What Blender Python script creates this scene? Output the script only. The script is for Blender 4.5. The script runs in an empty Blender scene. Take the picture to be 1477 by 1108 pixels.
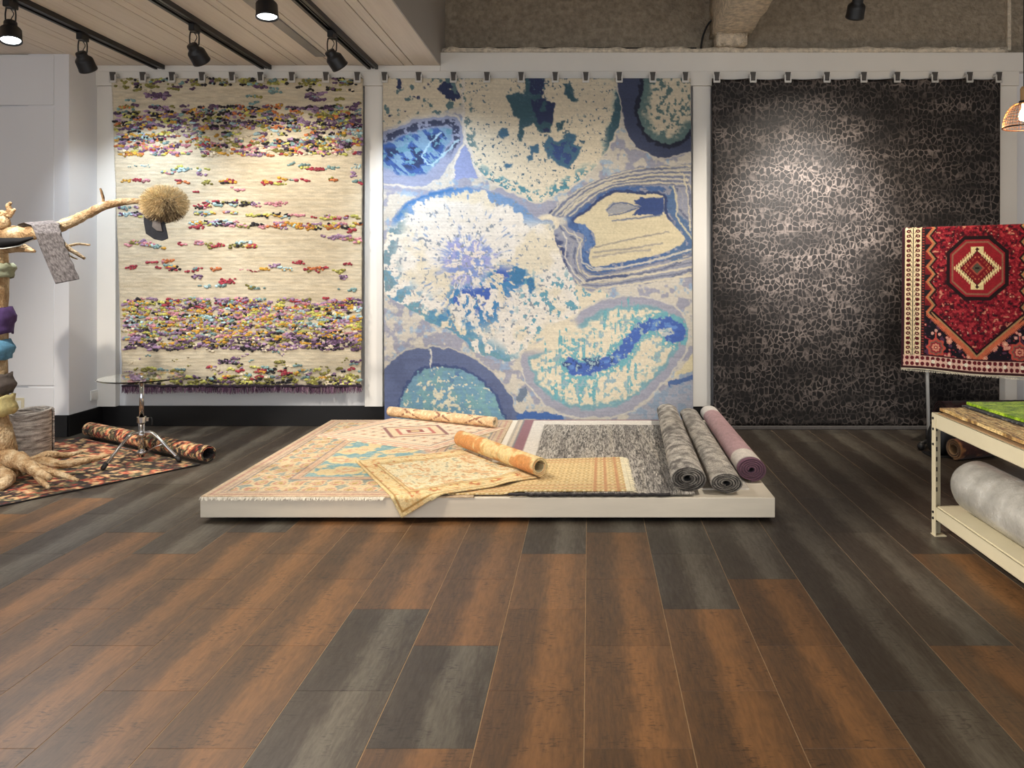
import bpy, bmesh, math, random
import numpy as np
from mathutils import Vector, Matrix

random.seed(7)
rng = np.random.default_rng(11)
SC = bpy.context.scene
COL = SC.collection

# ------------------------------------------------------------------ camera, world, exposure
F, CX, CY, H = 1155.0, 850.0, 388.0, 1.315      # focal length (px), vanishing point (px), eye height (m)
cam_data = bpy.data.cameras.new('camera')
cam_data.sensor_width = 36.0
cam_data.lens = F / 1477.0 * 36.0
cam_data.shift_x = -(CX - 738.5) / 1477.0
cam_data.shift_y = -(554.0 - CY) / 1477.0
cam_data.clip_start = 0.05
cam = bpy.data.objects.new('camera', cam_data)
cam.location = (0, 0, H)
cam.rotation_euler = (math.pi / 2, 0, 0)
COL.objects.link(cam)
SC.camera = cam

world = bpy.data.worlds.new('world')
SC.world = world
world.use_nodes = True
bgn = world.node_tree.nodes['Background']
bgn.inputs['Color'].default_value = (0.97, 0.98, 1.0, 1)
bgn.inputs['Strength'].default_value = 0.86
SC.view_settings.view_transform = 'Standard'
SC.view_settings.look = 'None'
SC.view_settings.exposure = 0.90
SC.view_settings.gamma = 1.0
SC.view_settings.use_curve_mapping = False

WARM = (1.0, 0.85, 0.66)
SOFT = (1.0, 0.91, 0.79)
COOL = (0.86, 0.93, 1.0)

# ------------------------------------------------------------------ geometry helpers
def P(px, py, d):
    return Vector(((px - CX) * d / F, d, H - (py - CY) * d / F))

def G(px, py, z=0.0):
    d = F * (H - z) / (py - CY)
    return Vector(((px - CX) * d / F, d, z))

def lin(c):
    c = np.asarray(c, dtype=np.float64)
    if c.max() > 1.001:
        c = c / 255.0
    return np.where(c <= 0.04045, c / 12.92, ((c + 0.055) / 1.055) ** 2.4)

def L4(c):
    r = lin(c)
    return (float(r[0]), float(r[1]), float(r[2]), 1.0)

def sset(o, label=None, cat=None, group=None, kind=None):
    if label: o['label'] = label
    if cat: o['category'] = cat
    if group: o['group'] = group
    if kind: o['kind'] = kind
    return o

def empty(name, loc=(0, 0, 0), rot=(0, 0, 0), **kw):
    o = bpy.data.objects.new(name, None)
    o.empty_display_size = 0.05
    o.location = loc
    o.rotation_euler = rot
    COL.objects.link(o)
    return sset(o, **kw)

def link(name, me, mat=None, parent=None, smooth=False, **kw):
    """links a mesh; vertices are in the parent's local space"""
    o = bpy.data.objects.new(name, me)
    COL.objects.link(o)
    if mat is not None and not me.materials:
        me.materials.append(mat)
    if parent is not None:
        o.parent = parent
    if smooth:
        me.polygons.foreach_set('use_smooth', [True] * len(me.polygons))
    return sset(o, **kw)

def bm_obj(name, bm, mat=None, parent=None, smooth=False, **kw):
    me = bpy.data.meshes.new(name)
    bmesh.ops.recalc_face_normals(bm, faces=bm.faces)
    bm.to_mesh(me)
    bm.free()
    return link(name, me, mat, parent, smooth, **kw)

def box_bm(bm, lo, hi, bevel=0.0, seg=1):
    vs = [bm.verts.new((x, y, z)) for x in (lo[0], hi[0]) for y in (lo[1], hi[1]) for z in (lo[2], hi[2])]
    fs = []
    for q in ((0, 1, 3, 2), (4, 6, 7, 5), (0, 4, 5, 1), (2, 3, 7, 6), (0, 2, 6, 4), (1, 5, 7, 3)):
        fs.append(bm.faces.new([vs[i] for i in q]))
    if bevel > 0:
        es = list({e for f in fs for e in f.edges})
        bmesh.ops.bevel(bm, geom=es, offset=bevel, segments=seg, affect='EDGES', profile=0.5)
    return bm

def box(name, lo, hi, mat, parent=None, bevel=0.0, seg=1, **kw):
    bm = bmesh.new()
    box_bm(bm, lo, hi, bevel, seg)
    return bm_obj(name, bm, mat, parent, **kw)

def lathe(bm, prof, seg=24, M=None, closed=True):
    """prof: list of (radius, z)"""
    rings = []
    for r, z in prof:
        if r < 1e-5:
            rings.append([bm.verts.new((0, 0, z))])
        else:
            rings.append([bm.verts.new((r * math.cos(2 * math.pi * i / seg), r * math.sin(2 * math.pi * i / seg), z)) for i in range(seg)])
    for a, b in zip(rings[:-1], rings[1:]):
        for i in range(seg):
            j = (i + 1) % seg
            if len(a) == 1 and len(b) == 1: continue
            if len(a) == 1: bm.faces.new((a[0], b[i], b[j]))
            elif len(b) == 1: bm.faces.new((a[i], b[0], a[j]))
            else: bm.faces.new((a[i], b[i], b[j], a[j]))
    if M is not None:
        bmesh.ops.transform(bm, matrix=M, verts=[v for r in rings for v in r])
    return rings

def crom(pts, n=6, closed=False):
    pts = [Vector(p) for p in pts]
    out = []
    N = len(pts)
    rngi = range(N) if closed else range(N - 1)
    for i in rngi:
        if closed:
            p0, p1, p2, p3 = pts[(i - 1) % N], pts[i], pts[(i + 1) % N], pts[(i + 2) % N]
        else:
            p0, p1, p2, p3 = pts[max(i - 1, 0)], pts[i], pts[i + 1], pts[min(i + 2, N - 1)]
        for k in range(n):
            t = k / n
            out.append(0.5 * ((2 * p1) + (-p0 + p2) * t + (2 * p0 - 5 * p1 + 4 * p2 - p3) * t * t + (-p0 + 3 * p1 - 3 * p2 + p3) * t ** 3))
    if not closed:
        out.append(pts[-1])
    return out

def tube(bm, pts, rads, seg=10, cap=True, wob=0.0, seed=0):
    pts = [Vector(p) for p in pts]
    n = len(pts)
    if not hasattr(rads, '__len__'): rads = [rads] * n
    R = random.Random(seed)
    up = Vector((0, 0, 1))
    rings = []
    prev = None
    for i, p in enumerate(pts):
        t = (pts[min(i + 1, n - 1)] - pts[max(i - 1, 0)])
        if t.length < 1e-9: t = Vector((0, 0, 1))
        t.normalize()
        if prev is None:
            a = t.cross(up)
            if a.length < 0.05: a = t.cross(Vector((1, 0, 0)))
            a.normalize()
        else:
            a = prev - t * prev.dot(t)
            if a.length < 1e-4: a = t.cross(Vector((1, 0, 0)))
            a.normalize()
        b = t.cross(a)
        prev = a
        rings.append([bm.verts.new(p + (a * math.cos(2 * math.pi * k / seg) + b * math.sin(2 * math.pi * k / seg)) * rads[i] * (1 + wob * R.uniform(-1, 1))) for k in range(seg)])
    for r0, r1 in zip(rings[:-1], rings[1:]):
        for k in range(seg):
            j = (k + 1) % seg
            bm.faces.new((r0[k], r0[j], r1[j], r1[k]))
    if cap:
        bm.faces.new(rings[0][::-1])
        bm.faces.new(rings[-1])
    return rings

def raw_mesh(name, V, faces_list, cols=None, uvs=None):
    """V (N,3); faces_list: list of (M,k) int arrays; cols (N,3) linear"""
    me = bpy.data.meshes.new(name)
    V = np.ascontiguousarray(V, dtype=np.float32)
    me.vertices.add(len(V))
    me.vertices.foreach_set('co', V.ravel())
    loops = np.concatenate([f.ravel() for f in faces_list]).astype(np.int32)
    totals = np.concatenate([np.full(len(f), f.shape[1]) for f in faces_list]).astype(np.int32)
    starts = np.concatenate([[0], np.cumsum(totals)[:-1]]).astype(np.int32)
    me.loops.add(len(loops))
    me.loops.foreach_set('vertex_index', loops)
    me.polygons.add(len(totals))
    me.polygons.foreach_set('loop_start', starts)
    try:
        me.polygons.foreach_set('loop_total', totals)
    except Exception:
        pass
    if cols is not None:
        at = me.color_attributes.new('Col', 'FLOAT_COLOR', 'POINT')
        c4 = np.ones((len(V), 4), dtype=np.float32)
        c4[:, :3] = cols
        at.data.foreach_set('color', c4.ravel())
    me.update(calc_edges=True)
    me.validate()
    return me

def sheet(nx, ny, pos, off, cols=None):
    """a sheet with thickness: pos(U,V)->(N,3) for U,V in 0..1 grids, off(U,V)->(N,3) offset to the back side.
    The front is dense and carries colour; skirt and back follow the border."""
    u = np.linspace(0, 1, nx); v = np.linspace(0, 1, ny)
    U, Vv = np.meshgrid(u, v)
    U = U.ravel(); Vv = Vv.ravel()
    front = pos(U, Vv)
    # coarse back grid, but the border must match: use the same full resolution only on small sheets
    step = max(1, int(min(nx, ny) / 40))
    idx = np.arange(nx * ny).reshape(ny, nx)
    quads = np.stack([idx[:-1, :-1], idx[:-1, 1:], idx[1:, 1:], idx[1:, :-1]], -1).reshape(-1, 4)
    border = np.concatenate([idx[0, :-1], idx[:-1, -1], idx[-1, :0:-1], idx[:0:-1, 0]])
    nb = len(border)
    bv = front[border] + off(U[border], Vv[border])
    b0 = len(front)
    a = np.arange(nb); an = (a + 1) % nb
    skirt = np.stack([border[a], b0 + a, b0 + an, border[an]], -1)
    # back: coarse grid of its own
    cx = max(3, nx // 5); cy = max(3, ny // 5)
    U2, V2 = np.meshgrid(np.linspace(0, 1, cx), np.linspace(0, 1, cy))
    U2 = U2.ravel(); V2 = V2.ravel()
    back = pos(U2, V2) + off(U2, V2)
    c0 = b0 + nb
    id2 = c0 + np.arange(cx * cy).reshape(cy, cx)
    bq = np.stack([id2[:-1, :-1], id2[1:, :-1], id2[1:, 1:], id2[:-1, 1:]], -1).reshape(-1, 4)
    V = np.concatenate([front, bv, back])
    C = None
    if cols is not None:
        cc = cols(U, Vv) if callable(cols) else cols
        cb = cc.mean(0)[None, :] * 0.8
        C = np.concatenate([cc, cc[border], np.repeat(cb, len(back), 0)])
    return V, [quads, skirt, bq], C

# ------------------------------------------------------------------ numpy noise and painting
def vnoise(x, y, seed=0):
    r = np.random.default_rng(seed).random((64, 64))
    xi = np.floor(x).astype(int); yi = np.floor(y).astype(int)
    fx = x - xi; fy = y - yi
    fx = fx * fx * (3 - 2 * fx); fy = fy * fy * (3 - 2 * fy)
    x0 = xi % 64; x1 = (xi + 1) % 64; y0 = yi % 64; y1 = (yi + 1) % 64
    return (r[y0, x0] * (1 - fx) + r[y0, x1] * fx) * (1 - fy) + (r[y1, x0] * (1 - fx) + r[y1, x1] * fx) * fy

def fbm(x, y, seed=0, octv=4):
    s = 0; a = 0.5; t = 0
    for i in range(octv):
        s = s + a * vnoise(x * 2 ** i + 13.7 * i, y * 2 ** i + 7.1 * i, seed + i)
        t += a; a *= 0.55
    return s / t

def sstep(a, b, x):
    t = np.clip((x - a) / (b - a), 0, 1)
    return t * t * (3 - 2 * t)

def smooth_poly(pts, n=5):
    return [(p.x, p.y) for p in crom([(a, b, 0) for a, b in pts], n, True)]

def sdist(x, y, poly):
    """signed distance, negative inside"""
    px = np.array([p[0] for p in poly], float); py = np.array([p[1] for p in poly], float)
    d2 = np.full(x.shape, 1e18)
    ins = np.zeros(x.shape, bool)
    n = len(px)
    for i in range(n):
        j = (i + 1) % n
        ex, ey = px[j] - px[i], py[j] - py[i]
        wx, wy = x - px[i], y - py[i]
        t = np.clip((wx * ex + wy * ey) / (ex * ex + ey * ey + 1e-12), 0, 1)
        d2 = np.minimum(d2, (wx - ex * t) ** 2 + (wy - ey * t) ** 2)
        c = ((py[i] > y) != (py[j] > y))
        if ey != 0:
            ins ^= c & (x < px[i] + (y - py[i]) * ex / ey)
    d = np.sqrt(d2)
    return np.where(ins, -d, d)

def ldist(x, y, pts):
    d2 = np.full(x.shape, 1e18)
    for (ax, ay), (bx, by) in zip(pts[:-1], pts[1:]):
        ex, ey = bx - ax, by - ay
        t = np.clip(((x - ax) * ex + (y - ay) * ey) / (ex * ex + ey * ey + 1e-12), 0, 1)
        d2 = np.minimum(d2, (x - ax - ex * t) ** 2 + (y - ay - ey * t) ** 2)
    return np.sqrt(d2)

def mixc(C, m, c):
    m = np.clip(np.asarray(m, float), 0, 1)[:, None]
    return C * (1 - m) + np.asarray(c, float)[None, :] / 255.0 * m if np.ndim(c) == 1 else C * (1 - m) + c * m

# ------------------------------------------------------------------ materials
MATS = {}
def nodes_of(name):
    m = bpy.data.materials.new(name)
    m.use_nodes = True
    nt = m.node_tree
    b = nt.nodes['Principled BSDF']
    return m, nt, b

def N(nt, kind, **kw):
    n = nt.nodes.new(kind)
    for k, v in kw.items():
        if k in n.inputs.keys() if hasattr(n.inputs, 'keys') else False:
            n.inputs[k].default_value = v
        else:
            setattr(n, k, v)
    return n

def lk(nt, a, b):
    nt.links.new(a, b)

def ramp(nt, fac, stops):
    r = nt.nodes.new('ShaderNodeValToRGB')
    els = r.color_ramp.elements
    while len(els) > 1: els.remove(els[-1])
    els[0].position = stops[0][0]; els[0].color = stops[0][1]
    for p, c in stops[1:]:
        e = els.new(p); e.color = c
    lk(nt, fac, r.inputs['Fac'])
    return r.outputs['Color']

def mixrgb(nt, fac, a, b, mode='MIX'):
    n = nt.nodes.new('ShaderNodeMix')
    n.data_type = 'RGBA'; n.blend_type = mode
    for sock, val in ((n.inputs['Factor'], fac), (n.inputs['A'], a), (n.inputs['B'], b)):
        pass
    ins = [s for s in n.inputs if s.enabled]
    for s, val in zip((n.inputs[0], n.inputs[6], n.inputs[7]), (fac, a, b)):
        if isinstance(val, (int, float)): s.default_value = val
        elif isinstance(val, tuple): s.default_value = val
        else: lk(nt, val, s)
    return n.outputs[2]

def math_n(nt, op, a, b=None, clamp=False):
    n = nt.nodes.new('ShaderNodeMath'); n.operation = op; n.use_clamp = clamp
    for s, v in zip(n.inputs, (a, b)):
        if v is None: continue
        if isinstance(v, (int, float)): s.default_value = v
        else: lk(nt, v, s)
    return n.outputs[0]

def coords(nt, scale=(1, 1, 1), out='Object'):
    tc = nt.nodes.new('ShaderNodeTexCoord')
    mp = nt.nodes.new('ShaderNodeMapping')
    mp.inputs['Scale'].default_value = scale
    lk(nt, tc.outputs[out], mp.inputs['Vector'])
    return mp.outputs['Vector']

def noise(nt, vec, scale, detail=4, rough=0.55, out='Fac'):
    n = nt.nodes.new('ShaderNodeTexNoise')
    n.inputs['Scale'].default_value = scale
    n.inputs['Detail'].default_value = detail
    n.inputs['Roughness'].default_value = rough
    lk(nt, vec, n.inputs['Vector'])
    return n.outputs[out]

def bump(nt, b, h, strength=0.3, dist=0.01):
    n = nt.nodes.new('ShaderNodeBump')
    n.inputs['Strength'].default_value = strength
    n.inputs['Distance'].default_value = dist
    lk(nt, h, n.inputs['Height'])
    lk(nt, n.outputs['Normal'], b.inputs['Normal'])

def plain(name, c, rough=0.6, var=0.12, nscale=8.0, metal=0.0, bmp=0.0, bscale=60.0, bdist=0.004, stretch=(1, 1, 1), spec=0.5):
    if name in MATS: return MATS[name]
    m, nt, b = nodes_of(name)
    v = coords(nt, stretch)
    base = L4(c)
    dark = tuple(x * (1 - var) for x in base[:3]) + (1,)
    lite = tuple(min(1, x * (1 + var)) for x in base[:3]) + (1,)
    col = ramp(nt, noise(nt, v, nscale), [(0.3, dark), (0.7, lite)])
    lk(nt, col, b.inputs['Base Color'])
    b.inputs['Roughness'].default_value = rough
    b.inputs['Metallic'].default_value = metal
    b.inputs['Specular IOR Level'].default_value = spec
    if bmp > 0:
        bump(nt, b, noise(nt, v, bscale, 3), bmp, bdist)
    MATS[name] = m
    return m

def attr_mat(name, rough=0.9, fine=0.12, fscale=220.0, bmp=0.4, bdist=0.003, sheen=0.0, stretch=(1, 1, 1), spec=0.2):
    m, nt, b = nodes_of(name)
    a = nt.nodes.new('ShaderNodeAttribute'); a.attribute_name = 'Col'
    v = coords(nt, stretch)
    nz = noise(nt, v, fscale, 2)
    g = ramp(nt, nz, [(0.25, (1 - fine * 2,) * 3 + (1,)), (0.75, (1 + fine,) * 3 + (1,))])
    lk(nt, mixrgb(nt, 1.0, a.outputs['Color'], g, 'MULTIPLY'), b.inputs['Base Color'])
    b.inputs['Roughness'].default_value = rough
    b.inputs['Specular IOR Level'].default_value = spec
    b.inputs['Sheen Weight'].default_value = sheen
    if bmp > 0: bump(nt, b, nz, bmp, bdist)
    return m

def emit(name, c, strength):
    m, nt, b = nodes_of(name)
    b.inputs['Base Color'].default_value = (0.8, 0.8, 0.8, 1)
    b.inputs['Emission Color'].default_value = tuple(c) + (1,)
    b.inputs['Emission Strength'].default_value = strength
    return m

M_wall = plain('wall paint', (226, 227, 230), 0.7, 0.02, 1.5, bmp=0.05, bscale=90, bdist=0.002)
M_trim = plain('trim paint', (232, 229, 222), 0.55, 0.03, 2.0)
M_plinth = plain('plinth paint', (232, 222, 203), 0.55, 0.05, 3.0, stretch=(1, 6, 6), bmp=0.08, bscale=30)
M_base = plain('black baseboard', (20, 19, 20), 0.4, 0.15, 3.0)
M_black = plain('black metal', (22, 22, 24), 0.42, 0.1, 12.0)
M_blackpl = plain('black plastic', (26, 26, 28), 0.5, 0.1, 10.0)
M_spray = plain('sprayed insulation', (158, 146, 128), 0.95, 0.25, 26.0, bmp=0.9, bscale=34, bdist=0.03)
M_foam = plain('rough foam edge', (226, 214, 194), 0.95, 0.25, 30.0, bmp=0.9, bscale=45, bdist=0.02)
M_beam = plain('sprayed beam', (222, 208, 186), 0.95, 0.3, 22.0, bmp=1.0, bscale=36, bdist=0.03)
M_soffit = plain('soffit paint', (176, 171, 165), 0.7, 0.03, 2.0)
M_chrome = plain('chrome', (205, 205, 208), 0.12, 0.05, 4.0, metal=1.0)
M_alu = plain('grey strip', (150, 148, 146), 0.45, 0.06, 5.0, metal=0.6)
M_clip = plain('clip steel', (215, 213, 208), 0.3, 0.06, 10.0, metal=0.3)
M_clipd = plain('clip jaw', (74, 70, 66), 0.4, 0.15, 30.0)
M_shelf = plain('cream enamel', (214, 205, 176), 0.45, 0.04, 4.0)
M_white = plain('white plastic', (228, 227, 222), 0.4, 0.03, 4.0)
M_slot = plain('slot', (15, 15, 15), 0.8, 0.1, 4.0)
M_wood = plain('pale turned wood', (196, 158, 110), 0.55, 0.2, 14.0, stretch=(1, 1, 0.2))

def make_drift():
    m, nt, b = nodes_of('driftwood')
    v = coords(nt, (1, 1, 1))
    n1 = noise(nt, v, 9, 6, 0.65)
    n2 = noise(nt, v, 60, 3, 0.6)
    c = ramp(nt, n1, [(0.30, L4((112, 78, 46))), (0.46, L4((188, 154, 112))), (0.64, L4((226, 204, 168)))])
    g = ramp(nt, n2, [(0.3, (0.72, 0.7, 0.66, 1)), (0.6, (1, 1, 1, 1))])
    lk(nt, mixrgb(nt, 1.0, c, g, 'MULTIPLY'), b.inputs['Base Color'])
    b.inputs['Roughness'].default_value = 0.75
    bump(nt, b, math_n(nt, 'ADD', n2, math_n(nt, 'MULTIPLY', n1, 2.0)), 0.9, 0.02)
    return m
M_drift = make_drift()

def make_ceil():
    m, nt, b = nodes_of('ceiling boards')
    v = coords(nt, (14, 0.5, 1))
    n = noise(nt, v, 3, 4)
    oi = nt.nodes.new('ShaderNodeObjectInfo')
    c = ramp(nt, n, [(0.3, L4((220, 210, 197))), (0.7, L4((232, 223, 211)))])
    g = ramp(nt, oi.outputs['Random'], [(0, (0.95, 0.95, 0.95, 1)), (1, (1.03, 1.02, 1, 1))])
    lk(nt, mixrgb(nt, 1.0, c, g, 'MULTIPLY'), b.inputs['Base Color'])
    b.inputs['Roughness'].default_value = 0.6
    return m
M_ceil = make_ceil()

def make_tile(name, dark, mid, lite, spot):
    m, nt, b = nodes_of(name)
    uv = nt.nodes.new('ShaderNodeUVMap'); uv.uv_map = 'UVMap'
    oi = nt.nodes.new('ShaderNodeObjectInfo')
    ge = nt.nodes.new('ShaderNodeNewGeometry')
    rnd = math_n(nt, 'ADD', oi.outputs['Random'], ge.outputs['Random Per Island'])
    off = nt.nodes.new('ShaderNodeCombineXYZ')
    lk(nt, math_n(nt, 'MULTIPLY', rnd, 37.0), off.inputs[0])
    lk(nt, math_n(nt, 'MULTIPLY', rnd, 91.0), off.inputs[1])
    add = nt.nodes.new('ShaderNodeVectorMath'); add.operation = 'ADD'
    lk(nt, uv.outputs['UV'], add.inputs[0]); lk(nt, off.outputs[0], add.inputs[1])
    def mapped(s):
        mp = nt.nodes.new('ShaderNodeMapping'); mp.inputs['Scale'].default_value = s
        lk(nt, add.outputs[0], mp.inputs['Vector']); return mp.outputs[0]
    sep = nt.nodes.new('ShaderNodeSeparateXYZ'); lk(nt, uv.outputs['UV'], sep.inputs[0])
    # broad streak along the board: dark flanks, lighter middle-right, warped
    warp = math_n(nt, 'MULTIPLY', math_n(nt, 'SUBTRACT', noise(nt, mapped((8, 3.2, 1)), 1.0, 5, 0.65), 0.5), 0.5)
    uu = math_n(nt, 'ADD', math_n(nt, 'DIVIDE', sep.outputs[0], 0.3), warp)
    prof = ramp(nt, uu, [(0.0, (0.40,) * 3 + (1,)), (0.16, (0.22,) * 3 + (1,)), (0.36, (0.25,) * 3 + (1,)), (0.56, (0.85,) * 3 + (1,)), (0.74, (0.72,) * 3 + (1,)), (0.88, (0.42,) * 3 + (1,)), (1.0, (0.5,) * 3 + (1,))])
    st = noise(nt, mapped((75, 10, 1)), 1.0, 6, 0.72)
    fac = math_n(nt, 'ADD', math_n(nt, 'MULTIPLY', prof, 0.75), math_n(nt, 'MULTIPLY', math_n(nt, 'SUBTRACT', st, 0.36), 1.0))
    c = ramp(nt, fac, [(0.12, L4(dark)), (0.45, L4(mid)), (0.85, L4(lite))])
    # dark distressed flecks running across the grain
    fl = noise(nt, mapped((34, 95, 1)), 1.0, 3, 0.6)
    fl2 = noise(nt, mapped((9, 5, 1)), 1.0, 3, 0.6)
    fm = math_n(nt, 'MULTIPLY', ramp(nt, fl, [(0.54, (0, 0, 0, 1)), (0.62, (1, 1, 1, 1))]), ramp(nt, fl2, [(0.46, (0, 0, 0, 1)), (0.62, (1, 1, 1, 1))]))
    c = mixrgb(nt, math_n(nt, 'MULTIPLY', fm, 0.7), c, L4(spot))
    tv = ramp(nt, math_n(nt, 'FRACT', math_n(nt, 'MULTIPLY', rnd, 7.31)), [(0, (0.82, 0.82, 0.82, 1)), (1, (1.12, 1.1, 1.08, 1))])
    c = mixrgb(nt, 1.0, c, tv, 'MULTIPLY')
    lk(nt, c, b.inputs['Base Color'])
    lk(nt, ramp(nt, st, [(0.2, (0.48,) * 3 + (1,)), (0.8, (0.38,) * 3 + (1,))]), b.inputs['Roughness'])
    b.inputs['Specular IOR Level'].default_value = 0.4
    bump(nt, b, math_n(nt, 'ADD', st, math_n(nt, 'MULTIPLY', fl, 0.5)), 0.12, 0.002)
    return m
M_tileO = make_tile('warm wood-look tile', (68, 54, 42), (98, 72, 49), (132, 94, 59), (40, 31, 24))
M_tileG = make_tile('grey wood-look tile', (49, 40, 34), (67, 60, 52), (98, 93, 83), (34, 28, 24))
M_grout = plain('grout', (158, 132, 100), 0.9, 0.15, 40.0)

# ------------------------------------------------------------------ the room
DB = 6.71                       # back wall
ZC = 1.688 + H                  # boarded ceiling
ZU = 4.3                        # raw upper ceiling
XS = -1.232                     # edge of the boarded ceiling
XL = -4.085                     # left return wall

# floor: tiles 0.30 x 0.60, half bond
floor = box('floor', (-9.0, -2.5, -0.06), (7.0, DB + 0.1, -0.0010), M_grout, kind='structure')
orange, grey = 'o', 'g'
def tile_kind(k, d):
    """k column, d depth of the tile's middle, read from the photograph"""
    if k == 0: return grey if d > 3.99 else orange
    if k == 1: return grey if d > 3.07 else orange
    if k == 2: return grey if d > 3.38 else orange
    if k == 3: return grey
    if k == 4: return grey if d > 2.79 else orange
    if k == 5: return grey if d > 3.68 else orange
    if k >= 6: return grey if (d > 3.6 or (k % 3 == 0)) else orange
    if k == -1: return grey if d > 3.69 else orange
    if k == -2: return grey if (2.19 < d < 2.79 or d > 4.6) else orange
    if k == -3: return grey if (d < 3.09 or d > 4.6) else orange
    if k in (-4, -5): return grey if d > 4.6 else orange
    if k in (-6, -8): return grey if d > 3.99 else orange
    if k == -7: return grey if d > 3.69 else orange
    if k == -9: return grey if d > 3.09 else orange
    return grey if d > 4.59 else orange
def tile_mesh(name, mat):
    bm = bmesh.new()
    g = 0.0010
    b = 0.0008
    z0, z1 = -0.0045, 0.0
    h = 0.0006
    lo = [(g, h), (0.3 - g, h), (0.3 - g, 0.6 - h), (g, 0.6 - h)]
    hi = [(g + b, h + h), (0.3 - g - b, h + h), (0.3 - g - b, 0.6 - h - h), (g + b, 0.6 - h - h)]
    vb = [bm.verts.new((x, y, z0)) for x, y in lo]
    vm = [bm.verts.new((x, y, z1 - 0.001)) for x, y in lo]
    vt = [bm.verts.new((x, y, z1)) for x, y in hi]
    for i in range(4):
        j = (i + 1) % 4
        bm.faces.new((vb[i], vb[j], vm[j], vm[i])); bm.faces.new((vm[i], vm[j], vt[j], vt[i]))
    bm.faces.new(vt); bm.faces.new(vb[::-1])
    uvl = bm.loops.layers.uv.new('UVMap')
    for f in bm.faces:
        for l in f.loops: l[uvl].uv = (l.vert.co.x, l.vert.co.y)
    me = bpy.data.meshes.new(name)
    bm.to_mesh(me); bm.free()
    me.materials.append(mat)
    return me
TM = {orange: tile_mesh('tile_warm', M_tileO), grey: tile_mesh('tile_grey', M_tileG)}
rest = {orange: [], grey: []}
n_tiles = 0
for k in range(-20, 18):
    x0 = -0.015 + 0.3 * k
    j0 = (2.195 if k % 2 == 0 else 2.495) - 0.6 * 7
    for j in range(16):
        y0 = j0 + 0.6 * j
        y1 = y0 + 0.6
        if y0 > DB - 0.01: continue
        kind = tile_kind(k, 0.5 * (y0 + y1))
        vis = False
        for (a, b_) in ((x0, y0), (x0 + .3, y0), (x0, y1), (x0 + .3, y1), (x0 + .15, (y0 + y1) / 2)):
            if b_ > 1.9:
                px = CX + a * F / b_; py = CY + H * F / b_
                if -4 < px < 1481 and py < 1112: vis = True
        hid = (-1.95 < x0 and x0 + 0.3 < 0.95 and 4.2 < y0 and y1 < 6.3)
        if vis and not hid and y1 < DB + 0.2 and n_tiles < 290:
            o = bpy.data.objects.new('tile', TM[kind]); COL.objects.link(o)
            o.parent = floor; o.location = (x0, y0, 0)
            n_tiles += 1
        else:
            rest[kind].append((x0, y0))
for kind, lst in rest.items():
    if not lst: continue
    bm = bmesh.new()
    src = TM[kind]
    base_v = np.array([v.co[:] for v in src.vertices]); 
    uvl = bm.loops.layers.uv.new('UVMap')
    for (x0, y0) in lst:
        vs = [bm.verts.new((x + x0, y + y0, z)) for x, y, z in base_v]
        for p in src.polygons:
            f = bm.faces.new([vs[i] for i in p.vertices])
            for l, i in zip(f.loops, p.vertices): l[uvl].uv = (base_v[i][0], base_v[i][1])
    me = bpy.data.meshes.new('tiles_beyond'); bm.to_mesh(me); bm.free()
    me.materials.append(src.materials[0])
    link('tiles_beyond', me, None, floor, kind='stuff')

# walls
box('wall_back', (-4.3, DB, 0), (5.4, DB + 0.2, ZC + 0.12), M_wall, kind='structure')
wl = box('wall_left', (XL - 0.32, 6.287, 0), (XL, DB - 0.001, ZC), M_wall, kind='structure')
box('wall_left_recess', (-9.0, 6.305, 0), (XL - 0.321, 6.5, ZC), M_wall, kind='structure')
# flush panels on the face of the left wall
xr = G(80, 630).x * 6.287 / G(80, 630).y
XPN = (79 - CX) * 6.287 / F
def zpx(py, d): return H - (py - CY) * d / F
for i, (a, b, z0, z1) in enumerate(((-5.6, XPN - 0.004, zpx(556, 6.287), zpx(155, 6.287)), (-5.6, XPN - 0.004, zpx(152, 6.287), ZC - 0.01), (-5.6, XPN - 0.004, 0.19, zpx(559, 6.287)))):
    box('panel', (a, 6.279, z0), (b, 6.3045, z1), M_wall, wl, bevel=0.002)
box('baseboard_left', (-6.5, 6.266, 0.001), (XPN + 0.12, 6.2785, 0.168), M_base, kind='structure')
bm = bmesh.new()
box_bm(bm, (XL, 6.266, 0.001), (XL + 0.012, DB, 0.168))
box_bm(bm, (XPN + 0.121, 6.266, 0.001), (XL, 6.2865, 0.168))
bm_obj('baseboard_return', bm, M_base, kind='structure')
box('baseboard_back', (XL + 0.013, DB - 0.014, 0.001), (5.2, DB - 0.0005, 0.17), M_base, kind='structure')
box('wall_right_unseen', (5.2, -2.4, 0), (5.4, DB, ZU), M_wall, kind='structure')  # unseen wall, added to block world light and darken the right side
box('wall_left_far', (-9.2, -2.4, 0), (-9.0, 6.5, ZC), M_wall, kind='structure')

# boarded ceiling, boards run away from the camera
ceil = box('ceiling', (-9.0, -2.0, ZC + 0.02), (XS - 0.04, DB + 0.2, ZC + 0.06), M_slot, kind='structure')
trk = [-3.556, -2.673, -1.79]
edges = []
per = 0.883
x = trk[2] - 9 * per
cuts = [XS]
for i in range(-8, 2):
    c = trk[2] + i * per
    for o_ in (0.252, 0.333, 0.553, 0.634):
        cuts.append(c + o_)
cuts = sorted([c for c in cuts if -9 < c <= XS + 1e-6])
for a, b in zip(cuts[:-1], cuts[1:]):
    if b - a < 0.02: continue
    box('plank', (a + 0.004, -2.0, ZC), (b - 0.004, DB - 0.001, ZC + 0.02), M_ceil, ceil, bevel=0.0015)
box('wall_soffit', (XS - 0.03, -2.0, ZC + 0.001), (XS + 0.0, DB + 0.12, ZU), M_soffit, kind='structure')

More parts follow.
